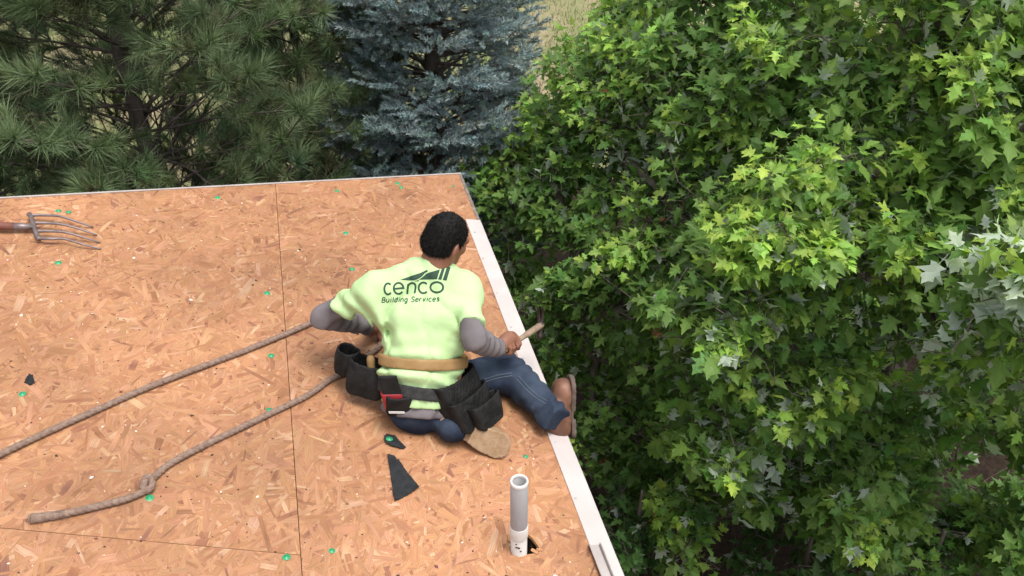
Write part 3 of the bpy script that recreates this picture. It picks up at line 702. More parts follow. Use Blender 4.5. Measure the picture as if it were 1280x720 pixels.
# --- jeans
js = Vol(np.minimum.reduce([LHIP, RHIP, RK, RA, LK, LA, PEL]) - .22, np.maximum.reduce([LHIP, RHIP, RK, RA, LK, LA, PEL]) + .22, .0068)
js.seg(LHIP - TUP * .01, RHIP - TUP * .01, .095, .095, .05); js.seg(PEL - TUP * .085, PEL - TUP * .03, .118, .126, .03, ACR, .64)
js.seg(RHIP, RK, .088, .074, .04); js.seg(RK, RA + nrm(RA - RK) * .03, .071, .060, .02)
js.seg(LHIP, LK, .090, .076, .04); js.seg(LK, LA, .072, .056, .03)
I = np.argwhere(np.abs(js.f) < .04); Pn = js.lo + I * js.h; ts = (Pn - RK) @ nrm(RA - RK); dk = np.linalg.norm(Pn - RK, axis=1); da = np.linalg.norm(Pn - RA, axis=1)
js.f[tuple(I.T)] += (-.007 * (1 - np.abs(vnoise(Pn * 9, 25))) ** 6 + .009 * vnoise(Pn * 10, 21) + .004 * vnoise(Pn * 23, 22) + .008 * np.sin(ts * 80 + 6 * vnoise(Pn * 7, 23)) * (np.exp(-(dk / .11) ** 2) + np.exp(-(da / .12) ** 2))).astype(np.float32)
js.cut(RA + nrm(RA - RK) * .035, nrm(RA - RK)) if False else None
g_ = js.grid(); d = np.maximum((g_ - (RA + nrm(RA - RK) * .02)) @ nrm(RA - RK), -(.14 - np.linalg.norm(g_ - RA, axis=-1))); js.f = np.where((np.linalg.norm(g_ - RA, axis=-1) < .13), np.maximum(js.f, ((g_ - (RA + nrm(RA - RK) * .045)) @ nrm(RA - RK)).astype(np.float32)), js.f)
js.cut(PEL - TUP * .0, TUP) if False else None
fl = ((g_ - P0) @ NN - .004); js.f = np.maximum(js.f, -fl.astype(np.float32)); del g_, fl
jeans_me = js.mesh('jeans', 1); jeans = link('jeans', jeans_me, M['jeans'], wk)
BJ = BVHTree.FromPolygons([v.co[:] for v in jeans_me.vertices], [p.vertices[:] for p in jeans_me.polygons])
def on_jeans(px, py):
    r = Vector(ray(px, py)).normalized(); h = BJ.ray_cast(Vector(CAM), r); return None if h[0] is None else np.array(h[0] + h[1] * .0006)
for path in ([(588, 474), (604, 474), (622, 469), (640, 466)], [(588, 477.5), (604, 477.5), (622, 472.5), (640, 469.5)], [(648, 470), (660, 483), (672, 494), (684, 501)], [(645, 473), (657, 486), (669, 497), (682, 504.5)]):
    q = spline([(x, y, 0) for x, y in path], 10)[:, :2]; pts = [on_jeans(*z) for z in q]; pts = [z for z in pts if z is not None]
    if len(pts) > 3: link('seam', mesh_np('seam', *tube(np.array(pts), .0016, 5), True), M['thread'], jeans)
# --- boots
def boot(heel, fwd, up, mu, ms, name_label, shaft_to, L=.262, g=1.0, th=.012):
    fwd = nrm(fwd); up = nrm(up - fwd * (up @ fwd)); sd_ = np.cross(up, fwd)
    def W(x, y, z): return heel + fwd * x + sd_ * y + up * z
    c = W(L * .45, 0, .05); b = Vol(c - .24, c + .24, .005)
    b.seg(W(.0, 0, .05 * g), W(.06, 0, .058 * g), .038 * g, .043 * g, .02); b.seg(W(.06, 0, .052 * g), W(.15, .002, .047 * g), .045 * g, .045 * g, .03, sd_, .98)
    b.seg(W(.14, .002, .042 * g), W(L - .068, .004, .040 * g), .045 * g, .046, .03, sd_, .86 * g); b.seg(W(L - .08, .004, .044 * g), W(L - .062, .004, .044 * g), .045, .043, .02, sd_, .98)
    b.seg(W(.015, 0, .07), shaft_to, .046, .052, .03)
    b.wrinkle(.0022, 26, 31)
    b.cut(W(0, 0, .012), -up)
    ank = W(.05, 0, .085); u_ = nrm(shaft_to - ank)
    o = link('boot', b.mesh('boot', 1), mu, wk, label=name_label)
    s = Vol(c - .24, c + .24, .004)
    def fs(P):
        q = P - heel; x = q @ fwd; y = q @ sd_; z = q @ up; t = np.clip(x / (L - .06), 0, 1); e = np.sqrt((x - t * (L - .06)) ** 2 + (y - .006 * np.sin(t * 3)) ** 2)
        r = .041 + .011 * t - .009 * np.exp(-((t - .42) / .18) ** 2); welt = .004 * ((z > .010))
        arch = np.where((t > .27) & (t < .45), .008, 0.) + np.where(np.abs(np.sin(x * 130)) > .93, .003, 0.)
        return np.maximum(e - r - welt * 0, np.maximum(z - .017, -th + arch - z))
    s.add(fs, c - .22, c + .22, .004); link('sole', s.mesh('sole', 1), ms, o)
    # laces / collar seam
    return o
fw_r = nrm(A(-.03, .42, .88)); up_r = nrm(A(-.93, -.12, .18))
HR = DP(717, 536, 3.77)
boot(HR, fw_r, up_r, M['boot'], M['sole'], 'russet leather boot hanging over the eave', RA + nrm(RA - RK) * -.02, .238, .93, .003)
HL = RF(563, 527, .10); TL = RF(629, 559, .045); up_l = nrm(A(.15, .75, -.62))
boot(HL, TL - HL, up_l, M['boot_tan'], M['sole_tan'], 'dusty tan boot tucked under, sole showing', LA)
# --- body: head, neck, hands, limbs in one skin surface
bo = Vol(allp.min(0) - .22, np.maximum(allp.max(0), NK + .4) + .12, .005)
torso(bo, -.045)
for a, b, r0, r1 in ((LS, LE, .028, .026), (LE, LW, .026, .026), (RS, RE, .028, .026), (RE, RW, .026, .027), (RHIP, RK, .075, .055), (RK, RA, .05, .038), (LHIP, LK, .075, .055), (LK, LA, .05, .038)): bo.seg(a, b, r0, r1, .02)
fd = nrm(A(.66, .62, -.42)); hr = nrm(np.cross(fd, A(0, 0, 1))); hu = np.cross(hr, fd)
HCN = reach(NK, 555, 293, .135, False); HCN = RF(557, 298, .69)
k_ = .81
def HW(f_, r_, u_): return HCN + k_ * (fd * f_ + hr * r_ + hu * u_)
ax3 = (fd, hr, hu)
bo.ell(HW(0, 0, .02), ax3, [k_ * x for x in (.098, .079, .093)], .02); bo.ell(HW(.045, 0, -.055), ax3, [k_ * x for x in (.058, .06, .075)], .025)
bo.ell(HW(.062, 0, -.105), ax3, [k_ * x for x in (.034, .042, .028)], .025); bo.seg(HW(.098, 0, .0), HW(.116, 0, -.04), .010, .015, .012)
bo.seg(HW(.088, -.05, .012), HW(.088, .05, .012), .013, .013, .015); bo.ell(HW(.098, 0, -.078), ax3, [.010, .024, .007], .01)
for s in (-1, 1):
    bo.ell(HW(-.004, s * .090, -.028), [nrm(fd + hr * s * -.5), nrm(hr * s + fd * .5), hu], [.021, .009, .031], .008); bo.ell(HW(.004, s * .091, -.024), ax3, [.008, .007, .016], sub=True)
    bo.ell(HW(.084, s * .031, -.012), ax3, [.012, .015, .009], sub=True); bo.ell(HW(.07, s * .05, -.035), ax3, [.022, .014, .016], .02)
bo.seg(NK - TUP * .06, HW(-.015, 0, -.05), .062, .058, .03)
def grip(c, axis, palm, wrist, rr=.020, s=1.0, flip=1):
    """a fist round a shaft: c point on the shaft, axis along it towards the thumb, palm = direction from shaft to palm"""
    axis = nrm(axis); palm = nrm(palm - axis * (palm @ axis)); side = np.cross(axis, palm) * flip
    pc = c + palm * (rr + .012); bo.seg(wrist, pc - axis * .0, .027 * s, .030 * s, .018)
    bo.seg(pc - axis * .032, pc + axis * .030, .019 * s, .021 * s, .015)
    for i, (o, ln, r) in enumerate(((.033, 1.0, .0098), (.011, 1.08, .0102), (-.011, 1.0, .0096), (-.032, .85, .0086))):
        pts = []
        for q, a in enumerate((-25, 35, 95, 155, 200)):
            a = rad(a * ln); R_ = rr + r * .75 + (.004 if q in (1,) else 0); pts.append(c + axis * (o * s + .003 * q * (1 if i < 2 else -.3)) + R_ * (math.cos(a) * palm + math.sin(a) * side))
        for q in range(4): bo.seg(pts[q], pts[q + 1], r * (1.04 - .07 * q), r * (1 - .07 * q), .004)
    tb = [pc + axis * .02 - side * .012, c + axis * .052 * s - side * (rr + .006) + palm * .012, c + axis * .062 * s - side * (rr + .008) * .35 - palm * (rr * .7), c + axis * .056 * s + side * .006 - palm * (rr + .009)]
    for q in range(3): bo.seg(tb[q], tb[q + 1], .0135 - .0012 * q, .012 - .0012 * q, .006)
HAX = nrm(RF(682, 402, .24) - RF(637, 432, .285)); HC0 = RF(637, 432.5, .285)
grip(HC0, HAX, nrm(RW - HC0) + A(0, -.1, .5), RW, .019)
RAX = nrm(RF(480, 420, .03) - RF(452, 407, .04)); LHC = RF(468, 415, .036)
grip(LHC, RAX, A(-.2, -.15, 1), LW, .019, flip=-1)
body = link('body', bo.mesh('body', 1), M['skin'], wk)
for s in (-1, 1):
    bm = bmesh.new(); bmesh.ops.create_uvsphere(bm, u_segments=12, v_segments=8, radius=.011); bmesh.ops.translate(bm, verts=bm.verts, vec=Vector(HW(.078, s * .031, -.012)))
    link('eye', bm_mesh('eye', bm, True), M['pvc'], wk)
hv = Vol(HCN - .17, HCN + .17, .004)
hv.ell(HW(-.004, 0, .024), ax3, [k_ * x for x in (.107, .089, .104)], .02); hv.ell(HW(-.04, 0, -.03), ax3, [k_ * x for x in (.072, .078, .062)], .03)
hv.wrinkle(.0018, 40, 41); hv.cut(HW(.040, 0, 0), nrm(fd - .75 * hu)); hv.cut(HW(-.07, 0, -.082), nrm(-hu * 1. - fd * .1))
for s in (-1, 1): hv.ell(HW(.0, s * .098, -.035), ax3, [.026, .022, .036], sub=True)
hme = hv.mesh('hair', 1); hair = link('hair', hme, M['hair'], wk)
def hair_strands():
    V = np.array([v.co[:] for v in hme.vertices]); Nr = np.array([v.normal[:] for v in hme.vertices]); i = RNG.integers(0, len(V), 16000); p = V[i]; n_ = Nr[i]
    dr = n_ * .38 + RNG.normal(0, .3, (len(i), 3)) - fd * .35 - A(0, 0, .75); dr /= np.linalg.norm(dr, axis=1)[:, None]; L = RNG.uniform(.006, .015, (len(i), 1)); sdv = np.cross(dr, RNG.normal(0, 1, (len(i), 3))); sdv /= np.linalg.norm(sdv, axis=1)[:, None]
    T = np.stack([p - sdv * .0009, p + sdv * .0009, p + dr * L], 1).reshape(-1, 3)
    link('hair_strands', mesh_np('hair_strands', T, [np.arange(len(T)).reshape(-1, 3)]), M['hair'], hair, kind='stuff')
hair_strands()

# ------------------------------------------------------------------ belts worn over the shirt
def shell_band(ctr, half, out, inn, name, m, tilt=None):
    b = Vol(sh.lo, sh.lo + (sh.n - 1) * sh.h, sh.h); n_ = nrm(TUP if tilt is None else tilt); g = sh.grid(); z = ((g - ctr) @ n_)
    x = np.abs((g - PEL) @ ACR)
    b.f = np.maximum.reduce([SH0 - out, -(SH0 + inn), np.abs(z).astype(np.float32) - half, (x - .215).astype(np.float32)]); return b.mesh(name, 1)
tb = thing('tool_belt', 'black tool belt with open leather pouches round the worker\'s hips', 'tool belt', PEL - TUP * .02)
link('waist_strap', shell_band(PEL + TUP * .125, .022, .008, .012, 'waist_strap', M['tanweb'], TUP + ACR * -.03), M['tanweb'], wk, label='wide tan leather belt across the lower back')
link('belt', shell_band(PEL + TUP * .012, .024, .010, .012, 'belt', M['blkweb'], TUP + ACR * .06), M['blkweb'], tb)
def pocket(c, wax, up, w_, h_, d_, name, m, par, taper=.82, th=.0085, vox=.0058, seed=0, lean=0.0):
    """open-topped bag; c = bottom centre of its body"""
    wax = nrm(wax); up = nrm(up - wax * (up @ wax)); out = np.cross(wax, up); out = out if out @ (CAM - c) > 0 else -out
    cc = c + up * h_ / 2; ext = max(w_, h_, d_) * .75 + .03; v = Vol(cc - ext, cc + ext, vox); P = v.grid()
    q = P - c; x = q @ wax; z = q @ up; y = q @ out - lean * z
    q = None
    tz = np.clip(z / h_, 0, 1); sc = taper + (1 - taper) * tz; hw = w_ / 2 * sc; hd = d_ / 2 * (.8 + .3 * np.sin(tz * 2.4))
    n1 = .0065 * vnoise(P * 14, seed) + .0015 * vnoise(P * 45, seed + 1)
    def rb(e, r): 
        a = np.abs(x) - (hw + e - r); b = np.abs(y) - (hd + e - r); return np.minimum(np.maximum(a, b), 0) + np.sqrt(np.maximum(a, 0) ** 2 + np.maximum(b, 0) ** 2) - r
    r_ = min(d_ * .4, .03); lipz = h_ - .10 * h_ * (1 - (2 * x / w_) ** 2) * (y > 0)
    rnd = np.sqrt(np.maximum(np.abs(x) - hw + .03, 0) ** 2 + np.maximum(.03 - z, 0) ** 2) - .03
    outer = np.maximum.reduce([rb(0, r_) + n1, -z, z - lipz, np.where((z < .03) & (np.abs(x) > hw - .03), rnd, -1)]); inner = np.maximum(rb(-th, r_ * .8) + n1, th - z + .004)
    v.f = np.maximum(outer, -inner).astype(np.float32); return link(name, v.mesh(name, 1), m, par)
wx = nrm(A(.56, .80, -.10)); upp = nrm(A(-.42, .18, .88)); outp = nrm(np.cross(wx, upp)); outp = outp if outp @ (CAM - PEL) > 0 else -outp
BC = RF(607, 533, .075)
pouch = pocket(BC - outp * .055 + upp * .035 + wx * -.015, wx, upp, .235, .205, .085, 'pouch', M['blk'], tb, seed=51)
pocket(BC - outp * .012 + upp * .018 - wx * .02, wx, upp, .22, .145, .05, 'pocket', M['blk'], pouch, seed=53)
pocket(BC + outp * .026 + wx * .012, wx, upp, .175, .115, .045, 'pocket', M['blk'], pouch, seed=55)
# left pouch facing the camera
wl = nrm(A(.95, -.25, -.12)); ul = nrm(A(-.14, .42, .88)); BL = RF(456, 494, .05); ol = nrm(np.cross(wl, ul)); ol = ol if ol @ (CAM - BL) > 0 else -ol
lp = pocket(BL, wl, ul, .165, .150, .085, 'pouch', M['blk'], tb, seed=57, taper=.95)
pocket(BL - wl * .085 + ul * .045 + A(0, .03, .0), nrm(A(.8, -.6, -.1)), ul, .09, .12, .065, 'pocket', M['blk'], lp, seed=59, taper=.95)
# holster with tape measure
HB = RF(497, 519, .10); wt = nrm(A(.96, .22, -.16)); ut = nrm(A(-.16, .12, .95)); ot = nrm(np.cross(wt, ut)); ot = ot if ot @ (CAM - HB) > 0 else -ot
hol = pocket(HB + ut * .004, wt, ut, .108, .098, .055, 'holster', M['blk'], tb, taper=.9, seed=61)
link('belt_loop', bm_mesh('belt_loop', obox(HB + ut * .135 + wt * .002 + ot * .008, (wt, ut, ot), (.036, .052, .007), .005)), M['blk'], hol)
tm = thing('tape_measure', 'red and black tape measure in the belt holster at his lower back', 'tape measure', HB + ut * .06)
tmb = link('case', bm_mesh('case', obox(HB + ut * .066, (wt, ut, ot), (.041, .046, .018), .012, 3), True), M['red'], tm)
link('white_label', bm_mesh('white_label', obox(HB + ut * .034 + ot * .0305, (nrm(wt - ut * .06), ut, ot), (.030, .0045, .0012))), M['pvc'], hol)
sc_ = thing('screwdriver', 'red handled screwdriver slanting out of the right pouch', 'screwdriver', RF(556, 482, .2))
P = spline([RF(545, 467, .235), RF(550, 474, .225), RF(556, 483, .21), RF(560, 489, .2)], 5); link('shaft', mesh_np('shaft', *tube(P, .004, 8), True), M['red'], sc_)
P = spline([RF(558, 486, .206), RF(561, 489, .2), RF(565, 494.5, .19)], 5); link('handle', mesh_np('handle', *tube(P, [.007, .010, .011, .0105, .010, .0105, .0105, .010, .010, .009, .006], 10), True), M['red'], sc_)
P = spline([RF(544, 465, .24), RF(546, 468, .235), RF(549, 471, .23)], 5); link('tip_grip', mesh_np('tip_grip', *tube(P, [.007, .0095, .0105, .011, .011, .011, .0105, .010, .009, .008, .006], 10), True), M['red'], sc_)
hk = thing('hand_tool', 'dark wooden tool handle with yellow tip standing in the right pouch', 'hand tool', RF(575, 465, .22))
P = spline([RF(571, 484, .19), RF(575, 466, .24), RF(578, 450, .275)], 6); link('handle', mesh_np('handle', *tube(P, .0095, 10), True), M['brownwood'], hk)
P = spline([RF(577.7, 452, .271), RF(579, 446, .286), RF(579.6, 442, .295)], 5); link('tip', mesh_np('tip', *tube(P, [.010, .0105, .011, .0115, .0118, .0118, .0115, .011, .010, .0085, .005], 10), True), M['yel'], hk)
pl = thing('pliers', 'bright steel pliers jaws glinting in the right pouch', 'pliers', RF(572, 484, .2))
for (a, b, c_) in (((568, 476, .215), (573, 477, .215), (575, 482, .205)), ((569, 484, .2), (575, 480, .21), (580, 480, .21))):
    link('jaw', mesh_np('jaw', *tube(spline([RF(*a), RF(*b), RF(*c_)], 5), .0035, 8), True), M['chrome'], pl)
gl = thing('tool_grip', 'tan grip of a tool sticking out of the left pouch', 'hand tool', BL + ul * .1)
link('grip', mesh_np('grip', *tube(spline([BL + ul * .07 + wl * .045, BL + ul * .13 + wl * .05, BL + ul * .178 + wl * .056], 5), [.012, .015, .016, .016, .016, .016, .016, .0165, .0165, .015, .010], 12), True), M['tanweb'], gl)

# ------------------------------------------------------------------ hammer
ham = thing('hammer', 'wooden handled claw hammer held out over the eave in his right hand', 'hammer', HC0)
h0, h1 = HC0 - HAX * .045, HC0 + HAX * .285
L_ = np.linspace(0, 1, 14); P = h0[None] + (h1 - h0)[None] * L_[:, None]; r = .0135 + .0035 * np.cos(L_ * 7) * (L_ < .6) + .001; r[0] = .012
link('handle', mesh_np('handle', *tube(P, r, 12), True), M['hick'], ham)
hd = nrm(np.cross(HAX, nrm(A(.75, .35, .0)))); hd = hd if hd[2] > 0 else -hd
hc = h1 - HAX * .012
hx = nrm(A(.2, .55, .8) - HAX * (HAX @ A(.2, .55, .8)))
P = np.array([hc - hx * .060, hc - hx * .056, hc - hx * .040, hc - hx * .034, hc - hx * .018, hc + hx * .018]); link('head', mesh_np('head', *tube(P, [.0125, .0145, .0145, .0105, .0135, .0135], 14), True), M['iron'], ham)
for s in (-1, 1):
    sdv = np.cross(hx, HAX); P = spline([hc + hx * .012 + sdv * s * .004, hc + hx * .045 + sdv * s * .008 + HAX * .002, hc + hx * .075 + sdv * s * .011 - HAX * .008, hc + hx * .095 + sdv * s * .013 - HAX * .024], 5)
    link('claw', mesh_np('claw', *tube(P, np.linspace(.010, .0025, len(P)), 8), True), M['iron'], ham)

# ------------------------------------------------------------------ rope
RR = .0118
rope_pts = [(-260, 690), (-60, 600), (0, 572), (90, 530), (180, 490), (265, 457), (330, 432), (378, 411.5), (405, 402), (440, 402, .03), (468, 415, .036), (480, 424, .02), (470, 440, .0), (446, 456, .0), (428, 470, .0), (412, 478, 0), (385, 497), (340, 519), (290, 543), (240, 568), (210, 585), (192, 601)]
kn = [(187, 606, .016), (181, 611, .022), (179, 616, .012), (184, 618, .002), (189.5, 614, .008), (189.5, 609, .024), (184, 607.5, .028), (180, 611, .016), (181, 617, .004)]
tail = [(172, 622), (150, 630), (120, 637), (95, 643), (70, 648), (42, 651.5)]
def rp(p): return RF(p[0], p[1]) + NN * (RR + .002 + (p[2] if len(p) > 2 else 0))
P = spline([rp(p) for p in rope_pts + kn + tail], 26)
seg = np.r_[0, np.cumsum(np.linalg.norm(np.diff(P, axis=0), axis=1))]; s = np.arange(0, seg[-1], .0045); P = np.stack([np.interp(s, seg, P[:, i]) for i in range(3)], -1)
P += (.0012 * np.stack([vnoise(np.stack([s * 9, s * 0 + i, s * 0], -1), 71) for i in range(3)], -1))
rope = thing('rope', 'dusty brown safety rope, held under the left arm, knotted near its loose end', 'rope', rp((185, 612)))
Pf, T, X_, Y_ = frame_path(P); parts = []
for k in range(3):
    a = s / .062 * 2 * math.pi + k * 2.094; C = Pf + (RR * .30) * (np.cos(a)[:, None] * X_ + np.sin(a)[:, None] * Y_); parts.append(tube(C, RR * .76, 8))
rm = link('rope_strands', mesh_np('rope_strands', *merge(parts), True), M['rope'], rope)
endp = spline([rp(p) for p in [(80, 646), (70, 648), (56, 650), (44, 651.5), (38, 652)]], 8); nE = len(endp)
V, fs = tube(endp, np.r_[np.linspace(.0125, .0165, nE - 6), [.017, .017, .0165, .015, .011, .004]], 18); V += .0022 * vnoise(V * 90, 77)[:, None] * A(1, 1, 1)
link('frayed_end', mesh_np('frayed_end', V, fs, True), M['rope'], rope)
def fuzz():
    n_ = 16000; i = RNG.integers(0, len(P), n_); i2 = RNG.integers(0, nE, 2500); base = np.concatenate([Pf[i], endp[i2]]); n_ = len(base); d = RNG.normal(0, 1, (n_, 3)); d /= np.linalg.norm(d, axis=1)[:, None]
    r0 = np.r_[np.full(len(i), RR), np.full(len(i2), .014)][:, None]; b = base + d * r0 * .9; tip = b + d * RNG.uniform(.001, .0045, (n_, 1)) + RNG.normal(0, .003, (n_, 3)); sv = np.cross(d, RNG.normal(0, 1, (n_, 3))); sv /= np.linalg.norm(sv, axis=1)[:, None]
    T_ = np.stack([b - sv * .0005, b + sv * .0005, tip], 1).reshape(-1, 3); link('rope_fuzz', mesh_np('rope_fuzz', T_, [np.arange(3 * n_).reshape(-1, 3)]), M['rope'], rope, kind='stuff')
fuzz()

# ------------------------------------------------------------------ vegetation helpers
def cones(a, b, ra, rb, sides=5):
    a = np.asarray(a); b = np.asarray(b); n_ = len(a); d = b - a; L = np.linalg.norm(d, axis=1)[:, None] + 1e-9; d = d / L
    h = np.where(np.abs(d[:, 2:3]) < .9, A(0, 0, 1)[None], A(1, 0, 0)[None]); x = np.cross(h, d); x /= np.linalg.norm(x, axis=1)[:, None]; y = np.cross(d, x)
    t = np.arange(sides) / sides * 2 * math.pi; ct, st = np.cos(t), np.sin(t)
    off = ct[None, :, None] * x[:, None] + st[None, :, None] * y[:, None]
    V = np.concatenate([a[:, None] + off * np.asarray(ra)[:, None, None], b[:, None] + off * np.asarray(rb)[:, None, None]], 1).reshape(-1, 3)
    o = np.arange(n_)[:, None] * 2 * sides; j = np.arange(sides)[None]; k = (j + 1) % sides
    return V, [np.stack([o + j, o + k, o + sides + k, o + sides + j], -1).reshape(-1, 4)]
def basis(d, up):
    """rows: x(side) y(direction) z(normal)"""
    y = d / np.linalg.norm(d, axis=1)[:, None]; x = np.cross(y, up); x /= np.linalg.norm(x, axis=1)[:, None] + 1e-9; z = np.cross(x, y); return np.stack([x, y, z], -1)
def scatter(root, pname, sname, bases, var, Rm, pos, scl, cols, m, ncols=6, n_obj=300, min_px=8, size=.1, thin=.6):
    """bases: list of (V, faces). The instances that show largest become objects of their own, the rest one mesh."""
    n_ = len(pos); pj = project(pos); infr = (pj[:, 0] > 0) & (pj[:, 0] < 1280) & (pj[:, 1] > 0) & (pj[:, 1] < 720) & (pj[:, 2] > .5)
    key = np.full(n_, -1, int); cell = 9; key[infr] = (pj[infr, 1] // cell).astype(int) * 200 + (pj[infr, 0] // cell).astype(int)
    near = {}; order = np.argsort(pj[:, 2]); vis = np.zeros(n_, bool)
    for i in order:
        k = key[i]
        if k >= 0 and k not in near: near[k] = i; vis[i] = True
    size_px = scl * size * F / pj[:, 2]; cand = np.where(vis & (size_px >= min_px))[0]; cand = cand[np.argsort(-size_px[cand])][:n_obj]
    far_out = (pj[:, 0] < -120) | (pj[:, 0] > 1400) | (pj[:, 1] < -160) | (pj[:, 1] > 860)
    keep = ~(far_out & (np.random.default_rng(1).random(n_) < thin)); keep[cand] = False
    cen = np.quantile(cols, np.linspace(.08, .92, ncols), axis=0); lum = cols.sum(1); q = np.clip((np.argsort(np.argsort(lum)) * ncols // max(n_, 1)), 0, ncols - 1)
    cen = np.array([cols[q == k].mean(0) for k in range(ncols)])
    me_c = {}
    for i in cand:
        kk = (int(var[i]), int(q[i]))
        if kk not in me_c:
            V, fs = bases[kk[0]][:2]; sh_ = bases[kk[0]][2] if len(bases[kk[0]]) > 2 else None
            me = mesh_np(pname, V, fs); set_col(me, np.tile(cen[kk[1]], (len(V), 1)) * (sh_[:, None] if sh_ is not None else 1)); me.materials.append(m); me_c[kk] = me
        o = bpy.data.objects.new(pname, me_c[kk]); COL.objects.link(o); o.parent = root; o.matrix_parent_inverse = parent_inv(root)
        s_ = float(scl[i]); o.matrix_basis = Matrix([[Rm[i][r][0] * s_, Rm[i][r][1] * s_, Rm[i][r][2] * s_, pos[i][r]] for r in range(3)] + [[0, 0, 0, 1]])
    Vs, Fs, Cs, o = [], {}, [], 0
    for v in range(len(bases)):
        I = np.where(keep & (var == v))[0]
        if not len(I): continue
        B, fs = bases[v][:2]; sh_ = bases[v][2] if len(bases[v]) > 2 else np.ones(len(B))
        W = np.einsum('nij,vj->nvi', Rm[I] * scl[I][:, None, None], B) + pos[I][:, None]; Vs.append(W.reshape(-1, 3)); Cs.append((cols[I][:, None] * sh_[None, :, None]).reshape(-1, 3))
        for f in fs: Fs.setdefault(f.shape[1], []).append((f[None] + (o + np.arange(len(I)) * len(B))[:, None, None]).reshape(-1, f.shape[1]))
        o += len(I) * len(B)
    me = mesh_np(sname, np.concatenate(Vs), [np.concatenate(v) for v in Fs.values()]); set_col(me, np.concatenate(Cs)); link(sname, me, m, root, kind='stuff')
def over_roof(p, marg=.02):
    u = (p - P0) @ UU; v = (p - P0) @ VV; n_ = (p - P0) @ NN
    return (u < UE + marg) & (v < 4.194 + (u + .966) * .2551 + marg) & (n_ > -.4)

